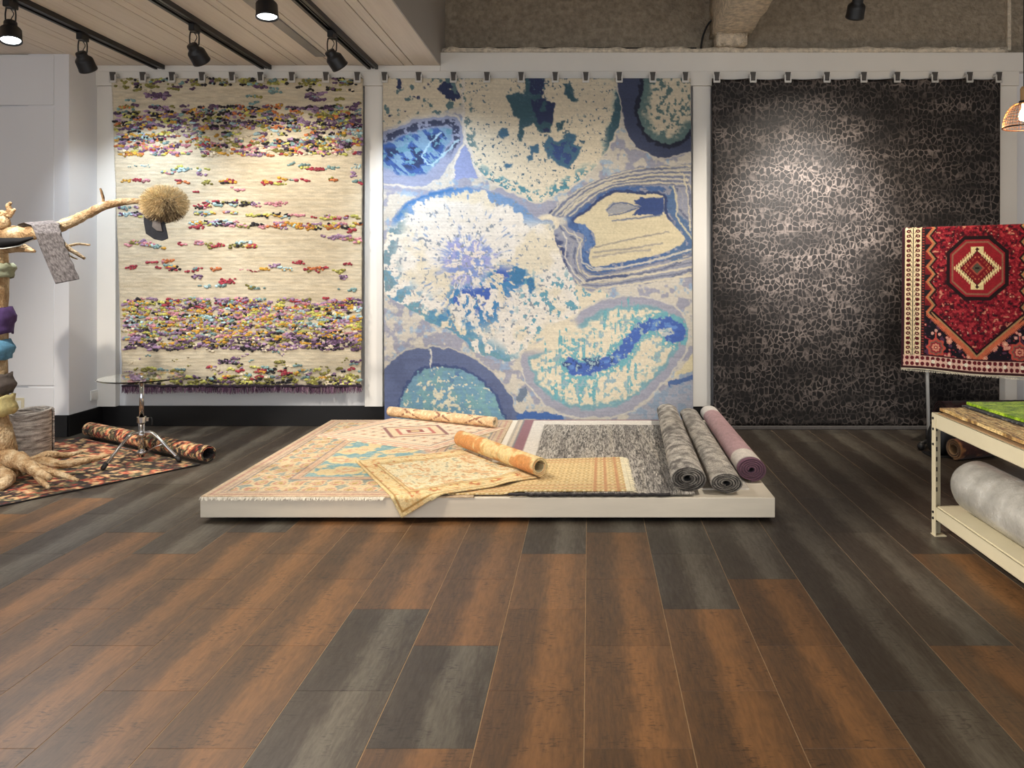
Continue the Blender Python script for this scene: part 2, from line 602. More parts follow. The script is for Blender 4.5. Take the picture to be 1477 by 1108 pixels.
def rough_box(name, lo, hi, mat, amp, nsub, seed, **kw):
    bm = bmesh.new()
    box_bm(bm, lo, hi)
    bmesh.ops.subdivide_edges(bm, edges=[e for e in bm.edges if e.calc_length() > 1.0], cuts=nsub, use_grid_fill=True)
    bmesh.ops.subdivide_edges(bm, edges=[e for e in bm.edges if e.calc_length() > 0.08], cuts=2, use_grid_fill=True)
    R = random.Random(seed)
    for v in bm.verts:
        v.co += Vector((R.uniform(-1, 1), R.uniform(-1, 1), R.uniform(-1, 1))) * amp
    return bm_obj(name, bm, mat, smooth=True, **kw)

box('wall_back_upper', (XS, DB + 0.12, ZC + 0.10), (5.4, DB + 0.3, ZU), M_spray, kind='structure')
box('ceiling_upper', (XS - 0.03, -2.0, ZU), (5.4, DB + 0.3, ZU + 0.1), M_spray, kind='structure')
ZH0, ZH1 = zpx(104, 6.66), zpx(76, 6.64)
box('trim_1', (XS, 6.63, ZH0), (4.9, DB + 0.119, ZH1), M_trim, bevel=0.003, kind='structure')        # header board
box('trim_2', (-4.2, 6.63, ZH0), (XS - 0.001, DB - 0.001, ZC - 0.001), M_trim, bevel=0.003, kind='structure')
rough_box('trim_3', (XS + 0.01, 6.640, ZH1 + 0.001), (3.47, DB + 0.10, ZH1 + 0.042), M_foam, 0.009, 60, 3, kind='structure')
rough_box('ceiling_beam', (1.03, -1.9, 3.265), (1.336, DB + 0.119, ZU - 0.001), M_beam, 0.010, 14, 5, kind='structure')
rough_box('beam_haunch', (1.05, 6.60, 3.165), (1.30, DB + 0.118, 3.262), M_beam, 0.008, 3, 6, kind='structure')
box('black_slot_vent', ((648 - CX) * 6.8 / F, DB + 0.106, ZH1 + 0.060), ((1005 - CX) * 6.8 / F, DB + 0.1195, ZH1 + 0.092), M_slot,
    label='long black slot in the raw wall above the blue rug', cat='vent')
box('trim_4', ((1453 - CX) * 6.8 / F, DB + 0.085, ZH1 + 0.062), ((1458 - CX) * 6.8 / F, DB + 0.1195, ZU - 0.01), M_foam, kind='structure')
bm = bmesh.new()
tube(bm, crom([P(1047, -30, 6.70), P(1044, 8, 6.72), P(1036, 22, 6.75), P(1022, 34, 6.78), P(1014, 52, 6.80), P(1011, 70, 6.81)], 6), 0.008, 8)
bm_obj('black_cable', bm, M_blackpl, smooth=True, label='black cable running down beside the sprayed concrete beam', cat='cable')

# rail and posts that carry the hanging rugs
rail_z0, rail_z1 = zpx(123, 6.62), ZH0 - 0.001
box('trim_5', ((136 - CX) * 6.64 / F, 6.628, rail_z0), ((1469 - CX) * 6.64 / F, DB - 0.001, rail_z1), M_trim, bevel=0.002, kind='structure')
for i, (a, b) in enumerate(((138, 168), (526.5, 552.5), (999, 1025), (1440, 1466))):
    box('trim_%d' % (6 + i), ((a - CX) * 6.66 / F, 6.645, 0.171), ((b - CX) * 6.66 / F, DB - 0.001, rail_z0 - 0.001), M_trim, bevel=0.003, kind='structure')

# wall sockets
s = empty('wall_socket', (XL, 6.60, zpx(570, 6.6)), label='white double wall socket above the black baseboard beside the woven rug', cat='socket')
box('plate', (0.0005, -0.05, -0.04), (0.010, 0.05, 0.04), M_white, s, bevel=0.002)
for yy in (-0.025, 0.025):
    box('outlet', (0.0101, yy - 0.016, -0.022), (0.0125, yy + 0.016, 0.022), M_trim, s, bevel=0.001)
s = empty('wall_socket', ((29 - CX) * 6.28 / F, 6.279, zpx(583, 6.28)), label='ivory wall socket low on the panelled wall behind the driftwood', cat='socket')
box('plate', (-0.035, -0.010, -0.05), (0.035, -0.0005, 0.05), M_shelf, s, bevel=0.002)
box('outlet', (-0.016, -0.013, -0.03), (0.016, -0.0101, 0.03), M_white, s, bevel=0.001)

# ------------------------------------------------------------------ clips on the rail
clip_x = {'woollen tufted': [166, 209, 251, 294, 337, 378, 423, 472, 517],
          'blue agate': [556, 605, 655, 703, 752, 801, 845, 893, 941, 988],
          'black crackle': [1033, 1085, 1135, 1191, 1244, 1292, 1346, 1396, 1438]}
def clip_meshes():
    bm = bmesh.new()
    for sx in (-1, 1):
        box_bm(bm, (sx * 0.023 - 0.005, -0.068, -0.080), (sx * 0.023 + 0.005, -0.056, -0.020)); box_bm(bm, (sx * 0.023 - 0.004, -0.056, -0.034), (sx * 0.023 + 0.004, -0.004, -0.020))
    box_bm(bm, (-0.027, -0.066, -0.086), (0.027, -0.056, -0.070))
    box_bm(bm, (-0.020, -0.004, -0.034), (0.020, -0.0005, 0.0))
    a = bpy.data.meshes.new('clip_frame'); bm.to_mesh(a); bm.free(); a.materials.append(M_clip)
    bm = bmesh.new()
    vs = [(-0.023, -0.070, 0.0), (0.023, -0.070, 0.0), (0.013, -0.070, -0.066), (-0.013, -0.070, -0.066),
          (-0.023, -0.057, 0.0), (0.023, -0.057, 0.0), (0.013, -0.057, -0.066), (-0.013, -0.057, -0.066)]
    v = [bm.verts.new(p) for p in vs]
    for q in ((0, 1, 2, 3), (7, 6, 5, 4), (0, 4, 5, 1), (1, 5, 6, 2), (2, 6, 7, 3), (3, 7, 4, 0)): bm.faces.new([v[i] for i in q])
    b = bpy.data.meshes.new('clip_jaw'); bm.to_mesh(b); bm.free(); b.materials.append(M_clipd)
    return a, b
ca, cb = clip_meshes()
for rugname, xs in clip_x.items():
    for px in xs:
        c = empty('rail_clip', ((px - CX) * 6.60 / F, 6.6275, zpx(105.5, 6.6)), label='small steel spring clip on the white rail holding the %s rug' % rugname, cat='clip', group='clips holding the %s rug' % rugname)
        for nm, me in (('bracket', ca), ('jaw', cb)):
            o = bpy.data.objects.new(nm, me); COL.objects.link(o); o.parent = c

# ------------------------------------------------------------------ ceiling tracks and spotlights
for i, xt in enumerate(trk):
    t = empty('light_track', (xt, 6.66, ZC), label=('black ceiling light track nearest the panelled left wall', 'black ceiling light track, the middle one of three on the boards', 'black ceiling light track nearest the grey soffit')[i], cat='light track', group='light tracks on the boarded ceiling')
    bm = bmesh.new()
    for sx in (-1, 1):
        box_bm(bm, (sx * 0.031 - 0.011, -6.0, -0.036), (sx * 0.031 + 0.011, 0, -0.0005))
    box_bm(bm, (-0.02, -6.0, -0.012), (0.02, 0, -0.0005))
    bm_obj('rail_body', bm, M_black, t)
    box('conductor', (-0.005, -5.99, -0.03), (0.005, -0.01, -0.0121), M_blackpl, t)
    box('end_cap', (-0.043, 0.0003, -0.038), (0.043, 0.008, -0.0005), M_blackpl, t)
# suspended track under the raw ceiling
t4 = empty('light_track', (1.767, 5.62, 3.27), label='black suspended light track under the raw ceiling', cat='light track')
bm = bmesh.new()
for sx in (-1, 1): box_bm(bm, (sx * 0.014 - 0.005, -5.0, -0.036), (sx * 0.014 + 0.005, 0, 0))
box_bm(bm, (-0.02, -5.0, 0.0), (0.02, 0, 0.006))
bm_obj('rail_body', bm, M_black, t4)
for yy in (-0.3, -2.4, -4.6):
    bm = bmesh.new(); tube(bm, [(0, yy, 0.006), (0, yy, ZU - 3.27 - 0.0005)], 0.005, 8); bm_obj('hanger_rod', bm, M_black, t4)
box('grey_ceiling_strip', (-2.165, 3.0, ZC - 0.012), (-2.085, 6.33, ZC - 0.0006), M_alu, bevel=0.002, label='flat grey metal strip on the boarded ceiling between two tracks', cat='ceiling strip')

M_lensC = emit('lit lens cool', (0.92, 0.97, 1.0), 9.0)
M_lensW = emit('lit lens warm', (1.0, 0.9, 0.72), 9.0)
def spot_meshes():
    D = {}
    bm = bmesh.new(); box_bm(bm, (-0.02, -0.045, -0.05), (0.02, 0.045, 0.0), 0.004); D['adapter'] = (bm, M_black)
    bm = bmesh.new()
    tube(bm, crom([(-0.026, 0, -0.045), (-0.032, 0, -0.085), (-0.030, 0, -0.135)], 4), 0.0045, 6)
    tube(bm, crom([(0.026, 0, -0.045), (0.032, 0, -0.085), (0.030, 0, -0.135)], 4), 0.0045, 6)
    tube(bm, [(-0.031, 0, -0.136), (0.031, 0, -0.136)], 0.0045, 6)
    tube(bm, [(-0.03, 0, -0.05), (0.03, 0, -0.05)], 0.0045, 6)
    D['yoke'] = (bm, M_black)
    bm = bmesh.new()
    tube(bm, crom([(-0.005, 0.004, -0.05), (0.012, 0.01, -0.08), (0.0, 0.008, -0.11), (-0.004, 0, -0.135)], 5), 0.0028, 6); D['wire'] = (bm, M_blackpl)
    return D
SPOT = {}
for nm, (bm, mt) in spot_meshes().items():
    me = bpy.data.meshes.new('spot_' + nm); bmesh.ops.recalc_face_normals(bm, faces=bm.faces); bm.to_mesh(me); bm.free(); me.materials.append(mt)
    me.polygons.foreach_set('use_smooth', [nm != 'adapter'] * len(me.polygons))
    SPOT[nm] = me
def head_mesh():
    # along -Z: neck behind the pivot, drum, open front
    bm = bmesh.new()
    lathe(bm, [(0.0, 0.035), (0.033, 0.035), (0.036, 0.028), (0.036, 0.008), (0.040, 0.0), (0.052, -0.012), (0.058, -0.022), (0.059, -0.085), (0.061, -0.088), (0.061, -0.098), (0.056, -0.098), (0.053, -0.084), (0.0, -0.082)], 28)
    bmesh.ops.recalc_face_normals(bm, faces=bm.faces)
    me = bpy.data.meshes.new('spot_head'); bm.to_mesh(me); bm.free(); me.materials.append(M_black)
    bm = bmesh.new()
    lathe(bm, [(0.0, -0.092), (0.030, -0.091), (0.0515, -0.088), (0.0515, -0.0835), (0.0, -0.0835)], 28)
    bmesh.ops.recalc_face_normals(bm, faces=bm.faces)
    lens = bpy.data.meshes.new('spot_lens'); bm.to_mesh(lens); bm.free()
    return me, lens
HEAD, LENS = head_mesh()
LENSES = {}
for k, mt in (('c', M_lensC), ('w', M_lensW)):
    l = LENS.copy(); l.materials.clear(); l.materials.append(mt); LENSES[k] = l

def spotlight(x, y, ztrack, aim, lens, label, watts, color, angle=50, blend=0.6, rotz=0.0, soft=0.045, group='spotlights on the ceiling tracks'):
    """a track head at (x,y) under a track at ztrack that points at aim"""
    root = empty('track_spotlight', (x, y, ztrack), (0, 0, 0), label=label, cat='spotlight', group=group)
    for nm in ('adapter', 'yoke', 'wire'):
        o = bpy.data.objects.new(nm, SPOT[nm]); COL.objects.link(o); o.parent = root
        if nm != 'adapter': o.rotation_euler = (0, 0, rotz)
    piv = Vector((0, 0, -0.165))
    dirv = (Vector(aim) - (Vector((x, y, ztrack)) + piv)).normalized()
    q = dirv.to_track_quat('-Z', 'Y')
    kn = bmesh.new(); box_bm(kn, (-0.027, -0.012, -0.035), (0.027, 0.012, 0.024), 0.006)
    o = bm_obj('knuckle', kn, M_black, root); o.location = piv + Vector((0, 0, 0.01)); o.rotation_euler = (0, 0, rotz)
    h = bpy.data.objects.new('lamp_head', HEAD); COL.objects.link(h); h.parent = root
    h.location = piv; h.rotation_mode = 'QUATERNION'; h.rotation_quaternion = q
    HEAD.polygons.foreach_set('use_smooth', [True] * len(HEAD.polygons))
    le = bpy.data.objects.new('lens', LENSES[lens]); COL.objects.link(le); le.parent = h
    ld = bpy.data.lights.new('spot_beam', 'SPOT')
    ld.energy = watts; ld.color = color; ld.spot_size = math.radians(angle); ld.spot_blend = blend; ld.shadow_soft_size = soft
    lo = bpy.data.objects.new('spot_beam', ld); COL.objects.link(lo); lo.parent = h
    lo.location = (0, 0, -0.115)
    return root

ZT = ZC - 0.036
spotlight(-3.556, 4.92, ZT, (-3.10, 4.35, 0.4), 'c', 'lit black track spotlight pointing down above the driftwood', 85, (0.98, 0.98, 0.97), 115, 0.7)
spotlight(-3.556, 5.62, ZT, P(232, 335, 6.58), 'c', 'black track spotlight aimed at the tufted rug, nearest the panelled wall', 46, COOL, 84, 0.9)
spotlight(-2.673, 5.42, ZT, P(432, 325, 6.58), 'w', 'black track spotlight on the middle track aimed at the tufted rug', 56, SOFT, 80, 0.9)
spotlight(-1.79, 5.57, ZT, P(670, 350, 6.58), 'c', 'black track spotlight on the track beside the soffit, aimed at the blue rug', 66, (0.76, 0.87, 1.0), 84, 0.95)
spotlight(-1.79, 4.44, ZT, (-1.55, 4.15, 0.1), 'c', 'lit black track spotlight beside the grey ceiling strip, pointing down', 62, (1.0, 0.97, 0.92), 112, 0.7)
spotlight(1.767, 5.28, 3.27 - 0.036, P(1165, 385, 6.58), 'w', 'black track spotlight hanging in front of the raw wall', 110, SOFT, 92, 1.0, group='spotlights on the suspended track')
# heads nearer the viewer on the same tracks
spotlight(-1.79, 3.10, ZT, (-0.9, 5.1, 0.1), 'w', 'black track spotlight aimed at the cream rugs on the low platform', 95, WARM, 50, 0.8)
spotlight(-2.673, 3.10, ZT, (-1.2, 3.0, 0.0), 'w', 'black track spotlight aimed at the warm floor tiles before the platform', 90, WARM, 60, 0.9)
spotlight(-3.556, 3.30, ZT, (-3.2, 5.0, 1.1), 'w', 'black track spotlight aimed at the driftwood stand', 170, SOFT, 66, 0.9)
spotlight(-1.79, 1.70, ZT, (0.05, 2.4, 0.0), 'w', 'black track spotlight aimed at the floor before the viewer', 130, WARM, 62, 0.95)
spotlight(1.767, 3.00, 3.27 - 0.036, (0.2, 5.3, 0.3), 'w', 'black track spotlight aimed at the grey rug rolls on the platform', 170, SOFT, 46, 0.9, group='spotlights on the suspended track')
spotlight(1.767, 2.20, 3.27 - 0.036, (2.6, 5.7, 1.0), 'w', 'black track spotlight aimed at the red rug on its rack', 85, SOFT, 34, 0.9, group='spotlights on the suspended track')
spotlight(1.767, 3.70, 3.27 - 0.036, P(800, 410, 6.58), 'w', 'black track spotlight aimed at the middle of the blue rug', 210, SOFT, 46, 1.0, group='spotlights on the suspended track')
spotlight(-1.79, 2.40, ZT, (1.80, 3.55, 0.42), 'w', 'black track spotlight aimed at the cream steel shelf', 330, SOFT, 26, 0.9)  # unseen head, added to light the shelf from the left
spotlight(1.767, 4.20, 3.27 - 0.036, P(1168, 325, 6.58), 'w', 'black track spotlight with a narrow beam aimed at the black crackle rug', 560, (1.0, 0.94, 0.87), 36, 1.0, group='spotlights on the suspended track')

# ================================================================== hanging rugs
DR = 6.585                       # plane of the hanging rugs
def quad_pos(c00, c10, c01, c11, d=DR, wave=0.0, seed=0, sag=None):
    """corners in photo pixels at depth d: top-left, top-right, bottom-left, bottom-right"""
    A, B, C, D = [np.array(P(x, y, d)[:]) for x, y in (c00, c10, c01, c11)]
    def pos(U, V):
        U = U[:, None]; V = V[:, None]
        p = (A * (1 - U) + B * U) * (1 - V) + (C * (1 - U) + D * U) * V
        if wave:
            u = U[:, 0]; v = V[:, 0]
            p[:, 1] -= wave * (0.5 + 0.5 * np.sin(u * 9 + seed)) * v + wave * 0.6 * (fbm(u * 5, v * 3, seed) - 0.3) * v
        if sag is not None:
            p[:, 2] += sag(U[:, 0], V[:, 0])
        return p
    return pos

def back_off(t):
    def off(U, V):
        o = np.zeros((len(U), 3)); o[:, 1] = t; return o
    return off

# ---- middle: blue agate rug, painted as a woven pattern in its own pile
def paint_agate(x, y):
    A = lambda pts: [(540 + a / 3.143, 90 + b / 3.143) for a, b in pts]
    B = lambda pts: [(540 + a / 3.143, 380 + b / 3.143) for a, b in pts]
    cream = (216, 205, 180); white = (222, 216, 206); lav = (148, 150, 168); slate = (84, 96, 132); navy = (40, 52, 92)
    blue = (58, 112, 176); royal = (58, 92, 178); teal = (72, 132, 150); ltb = (128, 164, 204); lavb = (156, 164, 204); gold = (206, 193, 158); dteal = (52, 88, 104)
    n_hi = fbm(x / 5.0, y / 5.0, 1, 3)
    n_mid = fbm(x / 14.0, y / 14.0, 2, 4)
    n_lo = fbm(x / 40.0, y / 40.0, 3, 4)
    n_b = fbm(x / 9.0 + 40, y / 9.0, 5, 4)
    wx = x + (fbm(x / 12, y / 12, 20, 4) - 0.5) * 9
    wy = y + (fbm(x / 12 + 9, y / 12, 24, 4) - 0.5) * 9
    ex = x + (fbm(x / 5, y / 5, 30, 3) - 0.5) * 7
    ey = y + (fbm(x / 5 + 9, y / 5, 34, 3) - 0.5) * 7
    def m(sd, soft=0.8): return sstep(soft, -soft, sd)
    C = np.ones((len(x), 3)) * np.array((196, 190, 178)) / 255.0
    C = mixc(C, sstep(0.5, 0.6, n_mid), lav)
    gl = np.maximum(np.exp(-((x - 745) ** 2 / 3000 + (y - 300) ** 2 / 500)), np.exp(-((x - 580) ** 2 / 1800 + (y - 262) ** 2 / 300)))
    C = mixc(C, sstep(.25, .6, gl), (150, 152, 172))
    C = mixc(C, sstep(0.58, 0.7, n_b) * 0.6, ltb)
    # --- top-left cream corner
    s1 = sdist(wx, wy, A([(10, 40), (400, 40), (398, 185), (330, 222), (200, 258), (60, 292), (10, 310)]))
    k = m(s1)
    C = mixc(C, k, cream)
    g = np.exp(-((x - 652) ** 2 / 500 + (y - 128) ** 2 / 900))
    C = mixc(C, k * sstep(0.64 - 0.30 * g, 0.69 - 0.30 * g, n_b), (84, 116, 124))
    C = mixc(C, k * sstep(0.70 - 0.26 * g, 0.74 - 0.26 * g, n_mid), navy)
    # --- big top agate
    pt = smooth_poly(A([(405, 40), (780, 30), (1122, 40), (1122, 220), (1092, 330), (1030, 430), (950, 515), (850, 585), (730, 628), (610, 575), (540, 545), (478, 500), (440, 420), (418, 330), (404, 200)]))
    st = sdist(wx, wy, pt)
    k = m(st)
    C = mixc(C, m(st - 2.5), (206, 198, 182))
    C = mixc(C, k, cream)
    C = mixc(C, k * sstep(-20, -4, st) * sstep(0.50, 0.58, n_b) * sstep(860, 885, x), teal)
    C = mixc(C, k * sstep(-15, -11, st + 10 * (n_hi - 0.5)) * sstep(868, 880, x), dteal)
    C = mixc(C, k * sstep(-14, -8, st + 12 * (n_hi - 0.5)) * sstep(230, 255, y) * sstep(0.46, 0.52, n_hi), teal)
    C = mixc(C, k * sstep(-11, -7, st + 12 * (n_hi - 0.5)) * sstep(700, 680, x) * sstep(0.54, 0.6, n_hi), (96, 124, 128))
    isl = [A([(690, 60), (772, 60), (765, 160), (822, 190), (800, 322), (760, 322), (720, 280), (680, 300), (668, 362), (650, 345), (660, 262), (630, 240), (600, 150), (650, 130), (682, 142)]),
           A([(790, 330), (830, 362), (880, 318), (912, 325), (905, 372), (942, 382), (925, 430), (880, 482), (840, 470), (782, 422), (770, 390)]),
           A([(560, 320), (580, 300), (605, 305), (608, 330), (575, 345)]),
           A([(860, 90), (895, 100), (905, 150), (930, 172), (900, 175), (862, 140)]),
           A([(700, 380), (740, 370), (742, 405), (706, 425)]), A([(825, 275), (860, 265), (850, 310), (828, 315)]),
           A([(588, 460), (625, 455), (620, 475), (592, 478)]), A([(690, 425), (712, 418), (716, 448), (696, 452)])]
    for i, p in enumerate(isl):
        si = sdist(ex, ey, p)
        C = mixc(C, k * m(si, 1.2), dteal if i in (0, 3, 5) else (58, 100, 132))
        if i == 0: C = mixc(C, k * m(sdist(ex, ey, A([(705, 60), (772, 60), (765, 160), (822, 190), (798, 320), (762, 318), (740, 260), (712, 200)])), 1.2) * sstep(0.36, 0.46, n_mid), navy)
        if i == 1: C = mixc(C, k * m(si + 5, 1.5) * sstep(0.42, 0.52, n_b), (46, 70, 130))
    sp = k * sstep(0.72, 0.745, fbm(x / 3.0, y / 3.0, 41, 2)) * sstep(0.42, 0.6, n_lo + 0.15 * (st > -40))
    C = mixc(C, sp, (70, 100, 120))
    # --- dark ring, top right
    out = smooth_poly(A([(1140, 30), (1125, 200), (1142, 300), (1195, 385), (1265, 425), (1345, 428), (1432, 405), (1560, 330), (1560, 30)]))
    inn = smooth_poly(A([(1262, 30), (1222, 130), (1200, 215), (1216, 285), (1262, 345), (1330, 368), (1390, 352), (1440, 305), (1560, 200), (1560, 30)]))
    so, si = sdist(wx, wy, out), sdist(ex, ey, inn)
    C = mixc(C, m(so - 2), (190, 186, 178))
    C = mixc(C, m(so), (56, 66, 98))
    C = mixc(C, m(so) * m(si - 4 - 4 * n_hi), (30, 36, 58))
    C = mixc(C, m(si), (88, 118, 120))
    C = mixc(C, m(si) * sstep(-4, -16, si + 14 * (n_b - 0.5)) * sstep(0.36, 0.46, n_hi), cream)
    # --- blue agate, left
    pb = smooth_poly(A([(-20, 350), (80, 300), (170, 265), (255, 248), (340, 246), (392, 285), (404, 350), (386, 390), (352, 440), (322, 490), (280, 535), (220, 562), (120, 560), (-20, 500)]))
    sb = sdist(wx, wy, pb)
    k = m(sb)
    C = mixc(C, m(sb - 3), (196, 190, 180))
    C = mixc(C, k, (138, 146, 176))
    band = k * sstep(-16, -13, sb) * sstep(-4, -6, sb + 3 * (n_hi - .5)) * sstep(232, 205, y)
    C = mixc(C, band * sstep(0.34, 0.46, n_hi), (46, 54, 84))
    C = mixc(C, k * sstep(-15, -20, sb), (104, 140, 172))
    sw = fbm((x + 1.4 * y) / 30, (y - 0.9 * x) / 9, 60, 4)
    C = mixc(C, k * sstep(-14, -20, sb) * sstep(0.42, 0.47, sw), (44, 78, 148))
    C = mixc(C, k * sstep(-22, -30, sb) * sstep(0.53, 0.56, sw), (28, 42, 84))
    C = mixc(C, k * sstep(-12, -18, sb) * sstep(0.62, 0.66, n_b), (84, 134, 160))
    for ln in ([(215, 430), (235, 385), (275, 345), (300, 320)], [(215, 430), (235, 462), (262, 468), (300, 430), (345, 385), (380, 350)]):
        C = mixc(C, k * sstep(2.0, 0.8, ldist(ex, ey, A(ln))), (150, 184, 204))
    # lavender wedge and the cream veins that frame it
    C = mixc(C, m(sdist(wx, wy, A([(405, 375), (440, 430), (470, 520), (355, 530), (370, 450)]))), (132, 146, 194))
    for ln, w in (([(404, 60), (402, 200), (405, 290), (412, 350), (430, 400), (455, 470), (480, 515)], 2.2), ([(404, 375), (372, 420), (348, 525)], 1.3), ([(392, 390), (362, 450), (356, 525)], 1.0)):
        C = mixc(C, sstep(w, w * 0.4, ldist(ex, ey, A(ln))), (212, 206, 196))
    pm = smooth_poly(A([(735, 712), (830, 716), (868, 930), (925, 1015), (1060, 1045), (980, 1120), (890, 1165), (800, 1215), (740, 1262), (700, 1290), (660, 1300), (600, 1200), (700, 900)]))
    sm = sdist(wx, wy, pm)
    C = mixc(C, m(sm, 3), cream)
    C = mixc(C, m(sm, 3) * sstep(.62, .65, fbm(x / 5, y / 5, 88, 3)) * sstep(385, 420, y), (104, 158, 176))
    # --- large left cream agate
    pl = smooth_poly(A([(60, 760), (95, 690), (130, 645), (200, 605), (320, 575), (450, 565), (560, 595), (640, 625), (700, 670), (745, 715), (805, 720), (825, 800), (860, 900), (900, 1000), (915, 1080), (905, 1150), (760, 1205), (695, 1275), (655, 1340), (600, 1352), (540, 1345), (440, 1305), (350, 1215), (250, 1178), (150, 1110), (40, 1050), (20, 900)]))
    sl = sdist(wx, wy, pl)
    k = m(sl)
    cx, cy = 540 + 420 / 3.143, 90 + 900 / 3.143
    ang = np.arctan2(y - cy, x - cx); rad = np.hypot(x - cx, y - cy)
    ray = fbm(ang * 14 + 20, rad / 26.0, 70, 3)
    C = mixc(C, k, white)
    C = mixc(C, k * sstep(0.45, 0.65, n_lo), cream)
    top = k * sstep(cy - 40, cy - 70, y)
    C = mixc(C, top * sstep(-12, -9, sl + 26 * (ray - 0.5) + 8 * (n_hi - .5)), (104, 142, 190))
    C = mixc(C, top * sstep(-9, -4, sl + 8 * (n_hi - .5)) * sstep(700, 640, x), blue)
    C = mixc(C, top * sstep(-3, 0, sl), (140, 148, 178))
    lowl = k * sstep(0.3, -0.3, (x - 640) / 80.0 - (y - 430) / 60.0 + 0.2)
    C = mixc(C, lowl * sstep(-50, -10, sl) * sstep(0.455, 0.5, 0.5 * ray + 0.5 * n_b), (78, 138, 176))
    C = mixc(C, lowl * sstep(-24, -4, sl) * sstep(0.44, 0.5, n_b), (96, 146, 164))
    C = mixc(C, k * sstep(-40, -8, sl) * sstep(600, 565, x) * sstep(0.5, 0.56, n_b), (104, 136, 150))
    st2 = rad + 34 * (ray - 0.5) - 36
    C = mixc(C, k * sstep(10, -6, st2) * sstep(0.36, 0.5, n_b), (120, 142, 200))
    C = mixc(C, k * sstep(4, -6, st2) * sstep(0.5, 0.58, n_mid), (150, 154, 206))
    C = mixc(C, k * sstep(-2, -8, st2) * sstep(0.58, 0.62, n_hi), (222, 210, 200))
    low = sstep(0.0, 0.35, np.sin(ang)) * sstep(-0.75, -0.35, np.cos(ang))
    C = mixc(C, k * low * sstep(28, 40, rad) * sstep(118, 84, rad) * sstep(0.53, 0.555, 0.62 * n_b + 0.38 * ray), (60, 124, 178))
    C = mixc(C, k * low * sstep(32, 46, rad) * sstep(90, 60, rad) * sstep(0.60, 0.63, n_mid), royal)
    C = mixc(C, k * sstep(0.60, 0.625, fbm(x / 6, y / 6, 81, 3)) * sstep(735, 760, x) * sstep(380, 410, y), (90, 150, 172))
    C = mixc(C, k * sstep(0.74, 0.78, fbm(ang * 20 + 5, rad / 12, 83, 2)) * sstep(100, 60, rad), (120, 146, 186))
    for p in (B([(605, 40), (640, 10), (682, 35), (676, 85), (640, 98), (608, 75)]), B([(690, 70), (710, 62), (722, 110), (705, 140), (692, 110)])):
        C = mixc(C, m(sdist(ex, ey, p), 1.2), (52, 112, 160))
    C = mixc(C, k * sstep(0.74, 0.76, fbm(x / 4, y / 4, 91, 2)), (130, 140, 152))
    # --- right: nested contour agate
    po = smooth_poly(A([(785, 690), (850, 625), (930, 570), (1010, 530), (1120, 495), (1240, 472), (1440, 462), (1600, 462), (1600, 960), (1432, 975), (1200, 1005), (1010, 1030), (925, 1015), (872, 945), (838, 860), (815, 775), (850, 725), (860, 705)]))
    pin = smooth_poly(A([(905, 715), (975, 668), (1040, 615), (1110, 590), (1200, 598), (1308, 605), (1316, 690), (1385, 770), (1402, 815), (1290, 868), (1100, 908), (985, 925), (975, 855), (1002, 828), (988, 770), (930, 735)]), 4)
    so = sdist(wx, wy, po); si = sdist(x + (ex - x) * .5, y + (ey - y) * .5, pin)
    k = m(so) * (1 - sstep(0, 14, (820 + 8 * n_b - x)) * sstep(8, 2, np.abs(y - 319)))
    C = mixc(C, k, (138, 142, 160))
    q = si + 2.5 * (n_lo - 0.5)
    wave = np.sin(q * 0.80) + 0.5 * np.sin(q * 0.45 + 1.0)
    C = mixc(C, k * sstep(0.85, 1.2, wave) * (si > 9), (200, 190, 164))
    C = mixc(C, k * sstep(-0.6, -1.1, wave) * (si > 6) * sstep(0.35, 0.5, n_hi), (92, 100, 128))
    C = mixc(C, k * sstep(13, 10, si + 5 * (n_hi - .5)) * sstep(0.34, 0.44, n_b), (60, 92, 148))
    C = mixc(C, k * sstep(20, 16, si) * sstep(955, 968, x) * sstep(0.36, 0.46, n_b), (70, 100, 144))
    C = mixc(C, k * sstep(5, 3, si + 3 * (n_hi - .5)) * sstep(330, 310, y), (42, 58, 104))
    C = mixc(C, k * sstep(9, 3, np.abs(si - 36 - 4 * n_b)) * sstep(838, 826, x) * sstep(0.5, 0.58, n_hi), (58, 70, 112))
    Ot = [(790, 690), (850, 625), (930, 570), (1010, 530), (1120, 495), (1240, 472), (1440, 462)]
    It = [(900, 700), (960, 648), (1030, 592), (1105, 566), (1200, 560), (1310, 556), (1420, 570)]
    Ob = [(900, 985), (935, 1025), (1010, 1035), (1200, 1008), (1330, 992), (1440, 978)]
    Ib = [(960, 920), (985, 938), (1060, 932), (1200, 905), (1330, 868), (1440, 835)]
    for P_, Q_, nl in ((Ot, It, 10), (Ob, Ib, 7)):
        for j in range(nl):
            f_ = (j + .5) / nl
            ln = A([(p_[0] * (1 - f_) + q_[0] * f_, p_[1] * (1 - f_) + q_[1] * f_) for p_, q_ in zip(P_, Q_)])
            C = mixc(C, k * sstep(1.5, .5, ldist(x * .6 + ex * .4, y * .6 + ey * .4, ln)) * .85, (204, 194, 168) if j % 2 == 0 else (98, 106, 132))
    C = mixc(C, m(si), gold)
    C = mixc(C, m(si) * sstep(0.5, 0.7, n_lo), (214, 203, 174))
    C = mixc(C, m(sdist(ex, ey, A([(1168, 632), (1210, 612), (1312, 615), (1312, 692), (1170, 690), (1205, 655)])), 1.0), (44, 66, 124))
    C = mixc(C, m(sdist(wx, wy, A([(1052, 668), (1085, 640), (1130, 636), (1200, 655), (1120, 684), (1070, 690)])), .8), (148, 150, 156))
